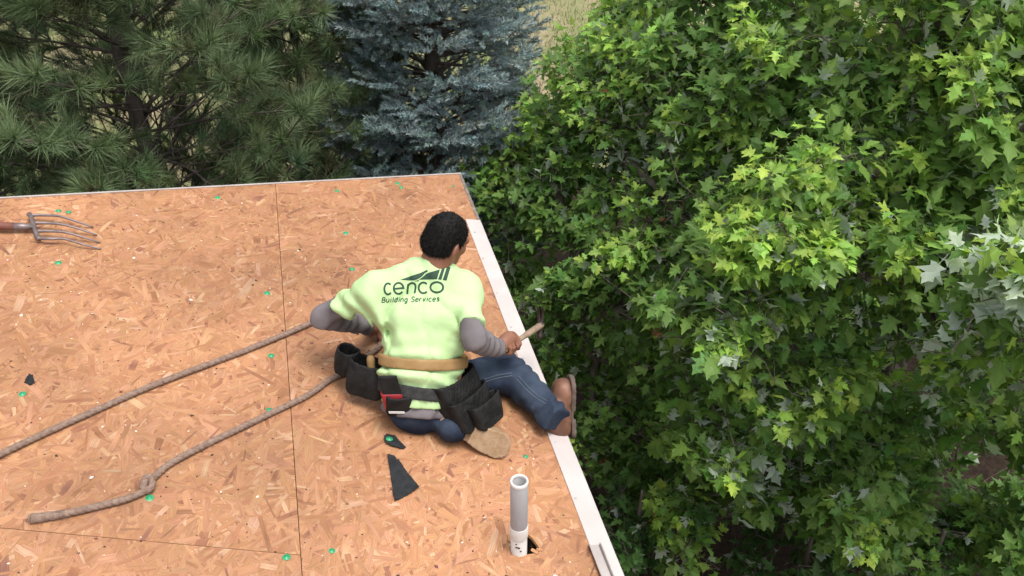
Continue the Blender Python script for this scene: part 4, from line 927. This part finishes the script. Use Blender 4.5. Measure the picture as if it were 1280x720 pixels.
# ------------------------------------------------------------------ pine trees
def pine_tuft(seed, n_=85):
    r = np.random.default_rng(seed); V = []; shd = []
    for i in range(n_):
        s_ = r.uniform(-.06, .05); a = r.uniform(0, 6.283); lean = r.uniform(.25, 1.25) if s_ < .03 else r.uniform(.05, .9); L = r.uniform(.11, .165)
        d = A(math.sin(lean) * math.cos(a), math.cos(lean), math.sin(lean) * math.sin(a)); b = A(0, s_, 0); t = b + d * L - A(0, 0, 0); wv = nrm(np.cross(d, r.normal(0, 1, 3))) * .0022
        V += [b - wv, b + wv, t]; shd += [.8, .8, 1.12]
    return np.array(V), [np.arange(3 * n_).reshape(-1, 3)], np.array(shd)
PT = [pine_tuft(k) for k in (1, 2, 3)]
def pine(label, base, H, r0, Lmax, dens=1.0, seed=0, nobj=300):
    r = np.random.default_rng(seed); root = thing('pine_tree', label, 'tree', base, 'pine trees behind the roof')
    tp_ = [base + A(.05 * math.sin(z * 1.3), .05 * math.cos(z), z) for z in np.linspace(-.3, H, 14)]; V, fs = tube(spline(tp_, 4), np.interp(np.arange(53), [0, 52], [r0, .02]), 12); V += .012 * vnoise(V * 14, 3)[:, None] * A(1, 1, 0)
    link('trunk', mesh_np('trunk', V, fs, True), M['pinebark'], root)
    sa, sb, ra_, rb_ = [], [], [], []; tpz, tdir, dead = [], [], []
    z = .9; ph = 0
    while z < H - .2:
        fr = z / H; L0 = Lmax * (1.05 - fr) ** .75; nb = r.integers(5, 8); ph += r.uniform(.4, 1.2)
        for k in range(nb):
            az = ph + k * 6.283 / nb + r.normal(0, .15); L = L0 * r.uniform(.7, 1.05); el = r.uniform(-.02, .28) + .5 * fr
            d = A(math.cos(az) * math.cos(el), math.sin(az) * math.cos(el), math.sin(el)); p = base + A(0, 0, z + r.uniform(-.08, .08)); ns = max(6, int(L / .16)); st = L / ns; q = p.copy(); lastside = 1
            for i in range(ns):
                d = nrm(d + r.normal(0, .07, 3) + A(0, 0, .02)); q2 = q + d * st; f0 = i / ns
                sa.append(q); sb.append(q2); ra_.append(.014 * (1 - f0) * (L / 2) + .004); rb_.append(.014 * (1 - f0 - 1 / ns) * (L / 2) + .004)
                if f0 > .12:
                    for s_ in (1, -1):
                        if r.random() < .9 * dens:
                            e = nrm(np.cross(d, A(0, 0, 1))) * s_; dd = nrm(d * r.uniform(.5, 1) + e * r.uniform(.5, 1.1) + A(0, 0, r.uniform(-.1, .45))); l2 = r.uniform(.12, .42) * (1.15 - f0) * 1.2
                            qe = q2 + dd * l2; sa.append(q2); sb.append(qe); ra_.append(.006); rb_.append(.004); dd2 = nrm(dd + A(0, 0, .35)); tpz.append(qe); tdir.append(dd2)
                            if l2 > .12 and r.random() < .85:
                                d3 = nrm(dd + r.normal(0, .5, 3) + A(0, 0, .3)); m_ = q2 + dd * l2 * .55; qf = m_ + d3 * .13; sa.append(m_); sb.append(qf); ra_.append(.005); rb_.append(.004); tpz.append(qf); tdir.append(d3)
                elif r.random() < .75:
                    e = nrm(r.normal(0, 1, 3)); l2 = r.uniform(.15, .5); m_ = q2 + e * l2 * .5; dead.append((q2, m_)); dead.append((m_, m_ + nrm(e + r.normal(0, .4, 3)) * l2 * .5))
                q = q2
            tpz.append(q); tdir.append(nrm(d + A(0, 0, .3)))
        z += r.uniform(.15, .22)
    sa, sb, ra_, rb_ = map(np.array, (sa, sb, ra_, rb_)); ok = ~(over_roof(sb) | over_roof(sa)); V, fs = cones(sa[ok], sb[ok], ra_[ok], rb_[ok], 5); link('branches', mesh_np('branches', V, fs, True), M['pinebark'], root)
    da = np.array([x[0] for x in dead]); db = np.array([x[1] for x in dead]); ok = ~over_roof(db); V, fs = cones(da[ok], db[ok], np.full(ok.sum(), .0045), np.full(ok.sum(), .0028), 4); link('dead_twigs', mesh_np('dead_twigs', V, fs), M['twig'], root, kind='stuff')
    P_ = np.array(tpz); D = np.array(tdir); ok = ~over_roof(P_, .1); P_, D = P_[ok], D[ok]; n_ = len(P_); Rm = basis(D, r.normal(0, 1, (n_, 3)))
    c = A(.135, .205, .10)[None] * r.uniform(.7, 1.35, (n_, 1)) * np.stack([r.uniform(.85, 1.3, n_), np.ones(n_), r.uniform(.8, 1.15, n_)], -1)
    old = r.random(n_) < .12; c[old] = A(.11, .105, .05) * r.uniform(.7, 1.2, (old.sum(), 1))
    scatter(root, 'needle_tuft', 'crown', PT, r.integers(0, 3, n_), Rm, P_, r.uniform(.82, 1.2, n_), c, M['pine'], 5, nobj, 14, .24)
def at_depth(px, py, d): p = DP(px, py, d); return A(p[0], p[1], 0)
pine('tall dark green pine with its trunk right behind the far roof edge', at_depth(197, 200, 6.9), 7.2, .085, 2.3, 1.0, 5)
pine('dark pine at the left end, half out of the picture', at_depth(-110, 150, 7.2), 6.8, .085, 2.1, 1.0, 9, 200)

pine('smaller pine between the tall pine and the blue spruce', at_depth(395, 170, 8.0), 5.6, .07, 1.35, 1.0, 15, 150)

# ------------------------------------------------------------------ blue spruce
def spruce_shoot(seed, n_=70):
    r = np.random.default_rng(seed); V = []; shd = []; L0 = .155
    for i in range(n_):
        s_ = r.uniform(0, L0); a = r.uniform(0, 6.283); lean = r.uniform(.7, 1.15) * (1 - .5 * (s_ / L0) ** 3); L = r.uniform(.026, .036); d = A(math.sin(lean) * math.cos(a), math.cos(lean), math.sin(lean) * math.sin(a)); b = A(0, s_, 0)
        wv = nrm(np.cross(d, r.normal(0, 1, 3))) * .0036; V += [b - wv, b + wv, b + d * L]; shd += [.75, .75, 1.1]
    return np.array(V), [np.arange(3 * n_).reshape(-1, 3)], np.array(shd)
SS = [spruce_shoot(k) for k in (1, 2, 3)]
def spruce(label, base, H, seed=0, zmin=1.5):
    r = np.random.default_rng(seed); root = thing('spruce_tree', label, 'tree', base); link('trunk', mesh_np('trunk', *tube([base + A(0, 0, -.3), base + A(0, 0, H * .5), base + A(0, 0, H)], [.11, .06, .01], 12), True), M['pinebark'], root)
    sa, sb, ra_, rb_, tp_, td = [], [], [], [], [], []; z = zmin; ph = 0
    def shoots(p, d, l, dens):
        n_ = max(1, int(l / .034 * dens)); side = nrm(np.cross(d, A(0, 0, 1)))
        for i in range(n_):
            f0 = (i + .5) / n_; s_ = 1 if i % 2 else -1
            tp_.append(p + d * l * f0); td.append(nrm(d * r.uniform(.6, 1) + side * s_ * r.uniform(.35, .9) + A(0, 0, r.uniform(0, .75))))
        tp_.append(p + d * l * .98); td.append(d)
    while z < H - .25:
        L0 = 1.06 * (1 - z / H) ** .6 + .08; nb = 8 if z < H * .7 else 6; ph += .7
        for k in range(nb):
            az = ph + k * 6.283 / nb + r.normal(0, .16); L = L0 * r.uniform(.78, 1.1); el = r.uniform(.0, .42); d = A(math.cos(az) * math.cos(el), math.sin(az) * math.cos(el), math.sin(el)); p = base + A(0, 0, z + r.uniform(-.13, .13)); ns = max(3, int(L / .085)); st = L / ns; q = p
            for i in range(ns):
                f0 = i / ns; d = nrm(d + A(0, 0, -.03 if f0 < .4 else .08) + r.normal(0, .03, 3)); q2 = q + d * st; sa.append(q); sb.append(q2); ra_.append(.014 * (1 - f0) + .004); rb_.append(.014 * (1 - f0 - 1 / ns) + .004)
                if f0 > .22:
                    side = nrm(np.cross(d, A(0, 0, 1)))
                    for s_ in (1, -1):
                        if r.random() < .93:
                            dd = nrm(d * .75 + side * s_ * r.uniform(.6, 1) + A(0, 0, r.uniform(-.12, .3))); l2 = (L * .42 * (1.05 - f0)) * r.uniform(.6, 1.1) + .05; sa.append(q2); sb.append(q2 + dd * l2); ra_.append(.005); rb_.append(.003); shoots(q2, dd, l2, .40)
                if f0 > .5: shoots(q, d, st, .6)
                q = q2
            shoots(q, d, .05, 1)
        z += r.uniform(.11, .15)
    V, fs = cones(sa, sb, ra_, rb_, 5); link('branches', mesh_np('branches', V, fs, True), M['pinebark'], root)
    P_ = np.array(tp_); D = np.array(td); ok = ~over_roof(P_, .06); ax_ = np.hypot(P_[:, 0] - base[0], P_[:, 1] - base[1]) / (1.3 * np.clip(1 - P_[:, 2] / H, .05, 1)); back_ = (P_[:, 1] > base[1] + .15); ok &= ~(back_ & (r.random(len(P_)) < .5)) & ~((ax_ < .3) & (r.random(len(P_)) < .6)); P_, D = P_[ok], D[ok]; n_ = len(P_); Rm = basis(D, r.normal(0, 1, (n_, 3)))
    c = A(.31, .39, .39)[None] * r.uniform(.65, 1.3, (n_, 1)) * np.stack([r.uniform(.85, 1.1, n_), np.ones(n_), r.uniform(.9, 1.1, n_)], -1)
    print('spruce shoots', n_)
    scatter(root, 'shoot', 'crown', SS, r.integers(0, 3, n_), Rm, P_, r.uniform(.9, 1.35, n_), c, M['spruce'], 5, 300, 8, .11)
spruce('blue spruce with silvery blue needles behind the roof corner', at_depth(540, 90, 7.5), 6.2, 3)

# ------------------------------------------------------------------ maples
def leaf_shape(seed):
    r = np.random.default_rng(seed); j = lambda s_=.03: r.normal(0, s_)
    half = [(.07, -.02), (.34 + j(), .02 + j()), (.20 + j(), .19), (.33, .33), (.56 + j(), .50 + j()), (.19 + j(.02), .46), (.27, .66), (.13, .74)]
    mid = [(0, 0), (0, .35), (0, .7), (0, 1.0 + j())]; fold = r.uniform(.05, .35); curl = r.uniform(.05, .8); tw = r.uniform(-.2, .2); V = []; 
    def pt(x, y): return (x, y, fold * abs(x) - curl * (y - .2) ** 2 * .6 + tw * x * y + .05 * math.sin(9 * x + 5 * y))
    for x, y in mid: V.append(pt(x, y))
    for x, y in half: V.append(pt(x, y))
    for x, y in half: V.append(pt(-x * (1 + j(.02)), y + j(.01)))
    h = 4; k = len(half); q = h + k
    R_ = [[0, h, h + 1, h + 2, 1], [1, h + 2, h + 3, h + 4, h + 5, 2], [2, h + 5, h + 6, h + 7, 3]]
    L_2 = [[a if a < h else a + k for a in f][::-1] for f in R_]
    # petiole
    b = len(V); V += [(-.012, 0, 0), (.012, 0, 0), (.008, -.55, .10), (-.008, -.55, .10)]
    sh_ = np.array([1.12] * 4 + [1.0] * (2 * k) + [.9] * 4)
    D = {}
    for f in R_ + L_2 + [[b, b + 3, b + 2, b + 1]]: D.setdefault(len(f), []).append(f)
    return np.array(V, float), [np.array(v) for v in D.values()], sh_
LS_ = [leaf_shape(k) for k in range(1, 10)]
def leaf_small(seed):
    r = np.random.default_rng(seed + 90); j = lambda s_=.03: r.normal(0, s_); fold = r.uniform(.05, .35); curl = r.uniform(.05, .8); tw = r.uniform(-.2, .2)
    half = [(.33 + j(), .0 + j()), (.19, .20), (.55 + j(), .50 + j()), (.20, .48), (.22, .70)]; mid = [(0, 0), (0, .35), (0, .7), (0, 1.0 + j())]
    def pt(x, y): return (x, y, fold * abs(x) - curl * (y - .2) ** 2 * .6 + tw * x * y)
    V = [pt(*m_) for m_ in mid] + [pt(*m_) for m_ in half] + [pt(-x, y + j(.01)) for x, y in half]
    R_ = [[0, 4, 5, 1], [1, 5, 6, 7, 2], [2, 7, 8, 3]]; D = {}
    for f in R_ + [[a if a < 4 else a + 5 for a in f][::-1] for f in R_]: D.setdefault(len(f), []).append(f)
    return np.array(V, float), [np.array(v) for v in D.values()], np.array([1.12] * 4 + [1.0] * 10)
LSM = [leaf_small(k) for k in range(8)]
def maple(label, trunk, lobes, tw_per, size, seed, col=(A(.115, .22, .050), A(.31, .48, .088)), young_lit=.3, flip=.03, trunk_r=.10, nobj=300, group=None, flipzone=None, shapes=None):
    shapes = shapes or LSM
    r = np.random.default_rng(seed); base = trunk[0]; root = thing('maple_tree', label, 'tree', base, group or 'leafy maples beside the eave')
    # twig tips through the lobes
    tips, dirs = [], []
    for (c, R0, k) in lobes:
        n_ = int(tw_per * k * (R0 / .5) ** 2); d = r.normal(0, 1, (n_, 3)); d /= np.linalg.norm(d, axis=1)[:, None]
        ncl = max(4, int(7 * (R0 / .5) ** 2)); cd = r.normal(0, 1, (ncl, 3)); cd /= np.linalg.norm(cd, axis=1)[:, None]; cr = R0 * r.uniform(.45, 1.2, ncl); cs = r.uniform(.09, .19, ncl); ci = r.integers(0, ncl, n_)
        p = c + cd[ci] * cr[ci][:, None] + d * (cs[ci] * r.uniform(.3, 1.1, n_))[:, None] * A(1.1, 1.1, .8); lo_ = r.random(n_) < .22; p[lo_] = (c + d * (R0 * r.uniform(.2, 1, n_))[:, None])[lo_]; d = d * .5 + cd[ci] * .7; tips.append(p); dirs.append(d * .8 + A(0, 0, .25) + r.normal(0, .35, (n_, 3)))
    tips = np.concatenate(tips); dirs = np.concatenate(dirs); dirs /= np.linalg.norm(dirs, axis=1)[:, None]; ok = ~over_roof(tips, .10) & (tips[:, 2] > .5); tips, dirs = tips[ok], dirs[ok]
    # skeleton
    tr = spline(trunk, 8); nodes = [x for x in tr]; par = [-1] + list(range(len(tr) - 1)); NA = np.zeros((60000, 3)); NA[:len(nodes)] = tr; nn = len(nodes); par = par + [0] * (60000 - len(par))
    lc = [x[0] for x in lobes]; order_l = np.argsort([np.linalg.norm(tr - c, axis=1).min() for c in lc])
    def grow(target, bend, jit, step):
        nonlocal nn
        d2 = ((NA[:nn] - target) ** 2).sum(1) + .25 * np.maximum(NA[:nn, 2] - target[2] + .1, 0) ** 2; i = int(np.argmin(d2)); a = NA[i].copy(); L = math.sqrt(((a - target) ** 2).sum()); m_ = max(1, int(L / step))
        for q in range(1, m_ + 1):
            t = q / m_; pnt = a + (target - a) * t + A(0, 0, bend * L * math.sin(t * math.pi)) + (r.normal(0, jit * L, 3) if q < m_ else 0)
            NA[nn] = pnt; par[nn] = i if q == 1 else nn - 1; nn += 1
        return nn - 1
    for i in order_l: grow(lc[i], -.08, .03, .15)
    LT = r.uniform(.16, .34, len(tips)); st = tips - dirs * LT[:, None]; o_ = np.argsort(((st[:, None] - NA[None, :nn]) ** 2).sum(-1).min(1)); leafn = []
    for i in o_: leafn.append(grow(st[i], -.05, .04, .11))
    cnt = np.zeros(nn); np.add.at(cnt, leafn, 1)
    for i in range(nn - 1, 0, -1):
        if par[i] >= 0: cnt[par[i]] += cnt[i]
    idx = np.arange(1, nn); pa = np.array(par[1:nn]); rad_ = np.clip(.0024 * np.sqrt(cnt), .0025, None); nt_ = len(tr); rad_[:nt_] = np.maximum(rad_[:nt_], np.linspace(trunk_r, trunk_r * .35, nt_)); rad_[nt_:] = np.minimum(rad_[nt_:], trunk_r * .5)
    isT = idx < nt_; okb = ~over_roof(NA[idx], .03)
    V, fs = tube(tr, np.linspace(trunk_r, trunk_r * .35, nt_), 12); V += .008 * vnoise(V * 16, 3)[:, None] * A(1, 1, 0); link('trunk', mesh_np('trunk', V, fs, True), M['bark'], root)
    b = ~isT & okb; V, fs = cones(NA[pa[b]], NA[idx[b]], np.minimum(rad_[pa[b]], rad_[idx[b]] * 1.3), rad_[idx[b]], 4); V2, fs2 = cones(st[o_], tips[o_], np.full(len(tips), .0026), np.full(len(tips), .0014), 3)
    V, fs = merge([(V, fs), (V2, fs2)]); link('branches', mesh_np('branches', V, fs, True), M['bark'], root, kind='stuff')
    # leaves in opposite pairs along each twig
    pos, dd, up, cc, ss = [], [], [], [], []
    yn = vnoise(tips * 1.7, seed); yg_lit = r.random(len(tips)) < np.clip(young_lit * (1 + 2.0 * yn) + .38 * (tips[:, 2] - 3.3) * young_lit, .03, .95); tv = r.uniform(.75, 1.25, len(tips))  # pale young sprays in patches; height term paints in lit top, shaded bottom
    for i in range(len(tips)):
        d = dirs[i]; npair = max(2, int(LT[i] / .048)); s0 = nrm(np.cross(d, r.normal(0, 1, 3))); s1 = np.cross(d, s0)
        for k in range(npair + 1):
            f0 = k / npair; q = st[i] + d * LT[i] * f0; e = s0 if k % 2 else s1; last = k == npair
            for s_ in ((1, -1) if not last else (1, -1, 0)):
                pd = nrm(e * s_ * (.9 if not last else .55) + d * (.55 if not last else .9) + r.normal(0, .2, 3) + A(0, 0, .10)); sz = size * r.uniform(.55, 1.2) * (.72 + .28 * (1 - f0) if yg_lit[i] else 1)
                bl = nrm(pd * .8 + A(0, 0, r.uniform(-.75, -.05))); pos.append(q + pd * sz * .55); dd.append(bl); ss.append(sz)
                n0 = A(0, 0, 1) + r.normal(0, .36, 3) + d * .3
                if (flipzone is not None and r.random() < flipzone(tips[i])) or r.random() < flip: n0 = -n0
                up.append(n0); m_ = np.clip((f0 + .05) * 1.0, 0, 1) if yg_lit[i] else .12 * r.random()
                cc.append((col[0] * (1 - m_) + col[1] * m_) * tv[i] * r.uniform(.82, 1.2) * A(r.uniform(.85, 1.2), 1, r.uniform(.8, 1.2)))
    pos, dd, up, cc, ss = map(np.array, (pos, dd, up, cc, ss)); rare = r.random(len(cc)) < .0016; cc[rare] = A(.30, .12, .05)
    ok = ~over_roof(pos, .06); pos, dd, up, cc, ss = pos[ok], dd[ok], up[ok], cc[ok], ss[ok]; z = up - dd * (up * dd).sum(1)[:, None]; Rm = basis(dd, z)
    # basis() gives x = y cross up ; leaf normal must follow 'up'
    print(label[:24], 'tips', len(tips), 'leaves', len(pos))
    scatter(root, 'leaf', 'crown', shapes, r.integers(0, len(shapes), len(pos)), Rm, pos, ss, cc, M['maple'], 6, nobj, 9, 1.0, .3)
def L3(*l): return [(DP(a, b, d), R0, k) for a, b, d, R0, k in l]
def fz1(p):
    q = project(p[None])[0]; return max(.85 * math.exp(-(((q[0] - 1250) / 60) ** 2 + ((q[1] - 350) / 75) ** 2)), .24 * math.exp(-(((q[0] - 960) / 90) ** 2 + ((q[1] - 560) / 110) ** 2)))
tA = at_depth(1165, 300, 6.0); tB = at_depth(840, 250, 7.4); tC = at_depth(1010, 40, 9.0)
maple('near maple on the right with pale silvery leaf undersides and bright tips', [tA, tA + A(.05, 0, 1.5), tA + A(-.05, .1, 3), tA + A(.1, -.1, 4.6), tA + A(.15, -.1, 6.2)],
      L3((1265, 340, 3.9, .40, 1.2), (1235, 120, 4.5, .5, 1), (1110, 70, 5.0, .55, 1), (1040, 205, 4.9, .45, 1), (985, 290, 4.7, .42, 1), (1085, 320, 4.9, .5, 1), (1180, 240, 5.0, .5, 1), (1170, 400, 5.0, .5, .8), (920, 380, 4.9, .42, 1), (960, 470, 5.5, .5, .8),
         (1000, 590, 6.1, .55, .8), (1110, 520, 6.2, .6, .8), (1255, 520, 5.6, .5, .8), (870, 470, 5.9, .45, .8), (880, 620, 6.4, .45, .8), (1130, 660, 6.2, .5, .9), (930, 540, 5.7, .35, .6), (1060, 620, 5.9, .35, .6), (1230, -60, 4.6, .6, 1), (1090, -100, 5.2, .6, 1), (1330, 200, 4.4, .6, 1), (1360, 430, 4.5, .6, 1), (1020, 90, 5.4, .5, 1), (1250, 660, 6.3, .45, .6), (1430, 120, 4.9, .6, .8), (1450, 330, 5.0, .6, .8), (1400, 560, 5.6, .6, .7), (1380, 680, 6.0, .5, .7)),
      78, .112, 11, flip=.004, flipzone=fz1, young_lit=.78, shapes=LS_)
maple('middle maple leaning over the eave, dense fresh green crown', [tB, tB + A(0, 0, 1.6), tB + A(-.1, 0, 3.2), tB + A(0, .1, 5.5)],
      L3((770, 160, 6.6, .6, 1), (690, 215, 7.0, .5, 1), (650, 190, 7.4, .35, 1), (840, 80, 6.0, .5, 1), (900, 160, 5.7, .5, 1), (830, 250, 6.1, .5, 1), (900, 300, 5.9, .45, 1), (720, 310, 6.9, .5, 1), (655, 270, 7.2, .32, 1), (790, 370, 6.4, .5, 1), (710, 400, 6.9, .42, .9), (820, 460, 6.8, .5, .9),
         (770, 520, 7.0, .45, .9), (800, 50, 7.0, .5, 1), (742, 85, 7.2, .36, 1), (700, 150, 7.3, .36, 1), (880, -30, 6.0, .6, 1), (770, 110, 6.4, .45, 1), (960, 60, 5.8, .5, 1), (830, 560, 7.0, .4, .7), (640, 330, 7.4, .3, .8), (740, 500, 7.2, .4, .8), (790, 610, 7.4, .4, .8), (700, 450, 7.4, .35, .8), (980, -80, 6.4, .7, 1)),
      96, .092, 12, col=(A(.112, .215, .052), A(.275, .445, .083)), young_lit=.68, flip=.004, trunk_r=.09)
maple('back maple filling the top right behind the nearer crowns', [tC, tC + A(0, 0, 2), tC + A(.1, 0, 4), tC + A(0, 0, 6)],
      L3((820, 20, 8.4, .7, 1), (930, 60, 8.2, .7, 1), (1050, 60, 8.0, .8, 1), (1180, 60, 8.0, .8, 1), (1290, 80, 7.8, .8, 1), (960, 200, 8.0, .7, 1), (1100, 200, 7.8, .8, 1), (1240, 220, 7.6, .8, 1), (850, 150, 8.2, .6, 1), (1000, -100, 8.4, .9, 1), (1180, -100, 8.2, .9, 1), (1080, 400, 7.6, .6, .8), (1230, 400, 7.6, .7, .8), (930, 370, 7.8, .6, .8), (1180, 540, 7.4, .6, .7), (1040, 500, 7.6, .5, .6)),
      46, .115, 13, col=(A(.08, .165, .04), A(.21, .35, .07)), young_lit=.2, flip=.0, trunk_r=.12, nobj=200)
# understorey saplings in the bed below
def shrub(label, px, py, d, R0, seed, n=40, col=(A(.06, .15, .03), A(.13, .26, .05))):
    c = DP(px, py, d); b = A(c[0], c[1], 0); maple(label, [b, b + A(.02, 0, c[2] * .5), c + A(0, 0, .0), c + A(0, 0, R0 * .5)], [(c, R0, 1), (c + A(.2, .25, -.2), R0 * .8, .8), (c + A(-.25, .1, -.3), R0 * .8, .8)], n, .085, seed, col=col, young_lit=.3, flip=.0, trunk_r=.03, nobj=120, group='maple saplings in the shade')
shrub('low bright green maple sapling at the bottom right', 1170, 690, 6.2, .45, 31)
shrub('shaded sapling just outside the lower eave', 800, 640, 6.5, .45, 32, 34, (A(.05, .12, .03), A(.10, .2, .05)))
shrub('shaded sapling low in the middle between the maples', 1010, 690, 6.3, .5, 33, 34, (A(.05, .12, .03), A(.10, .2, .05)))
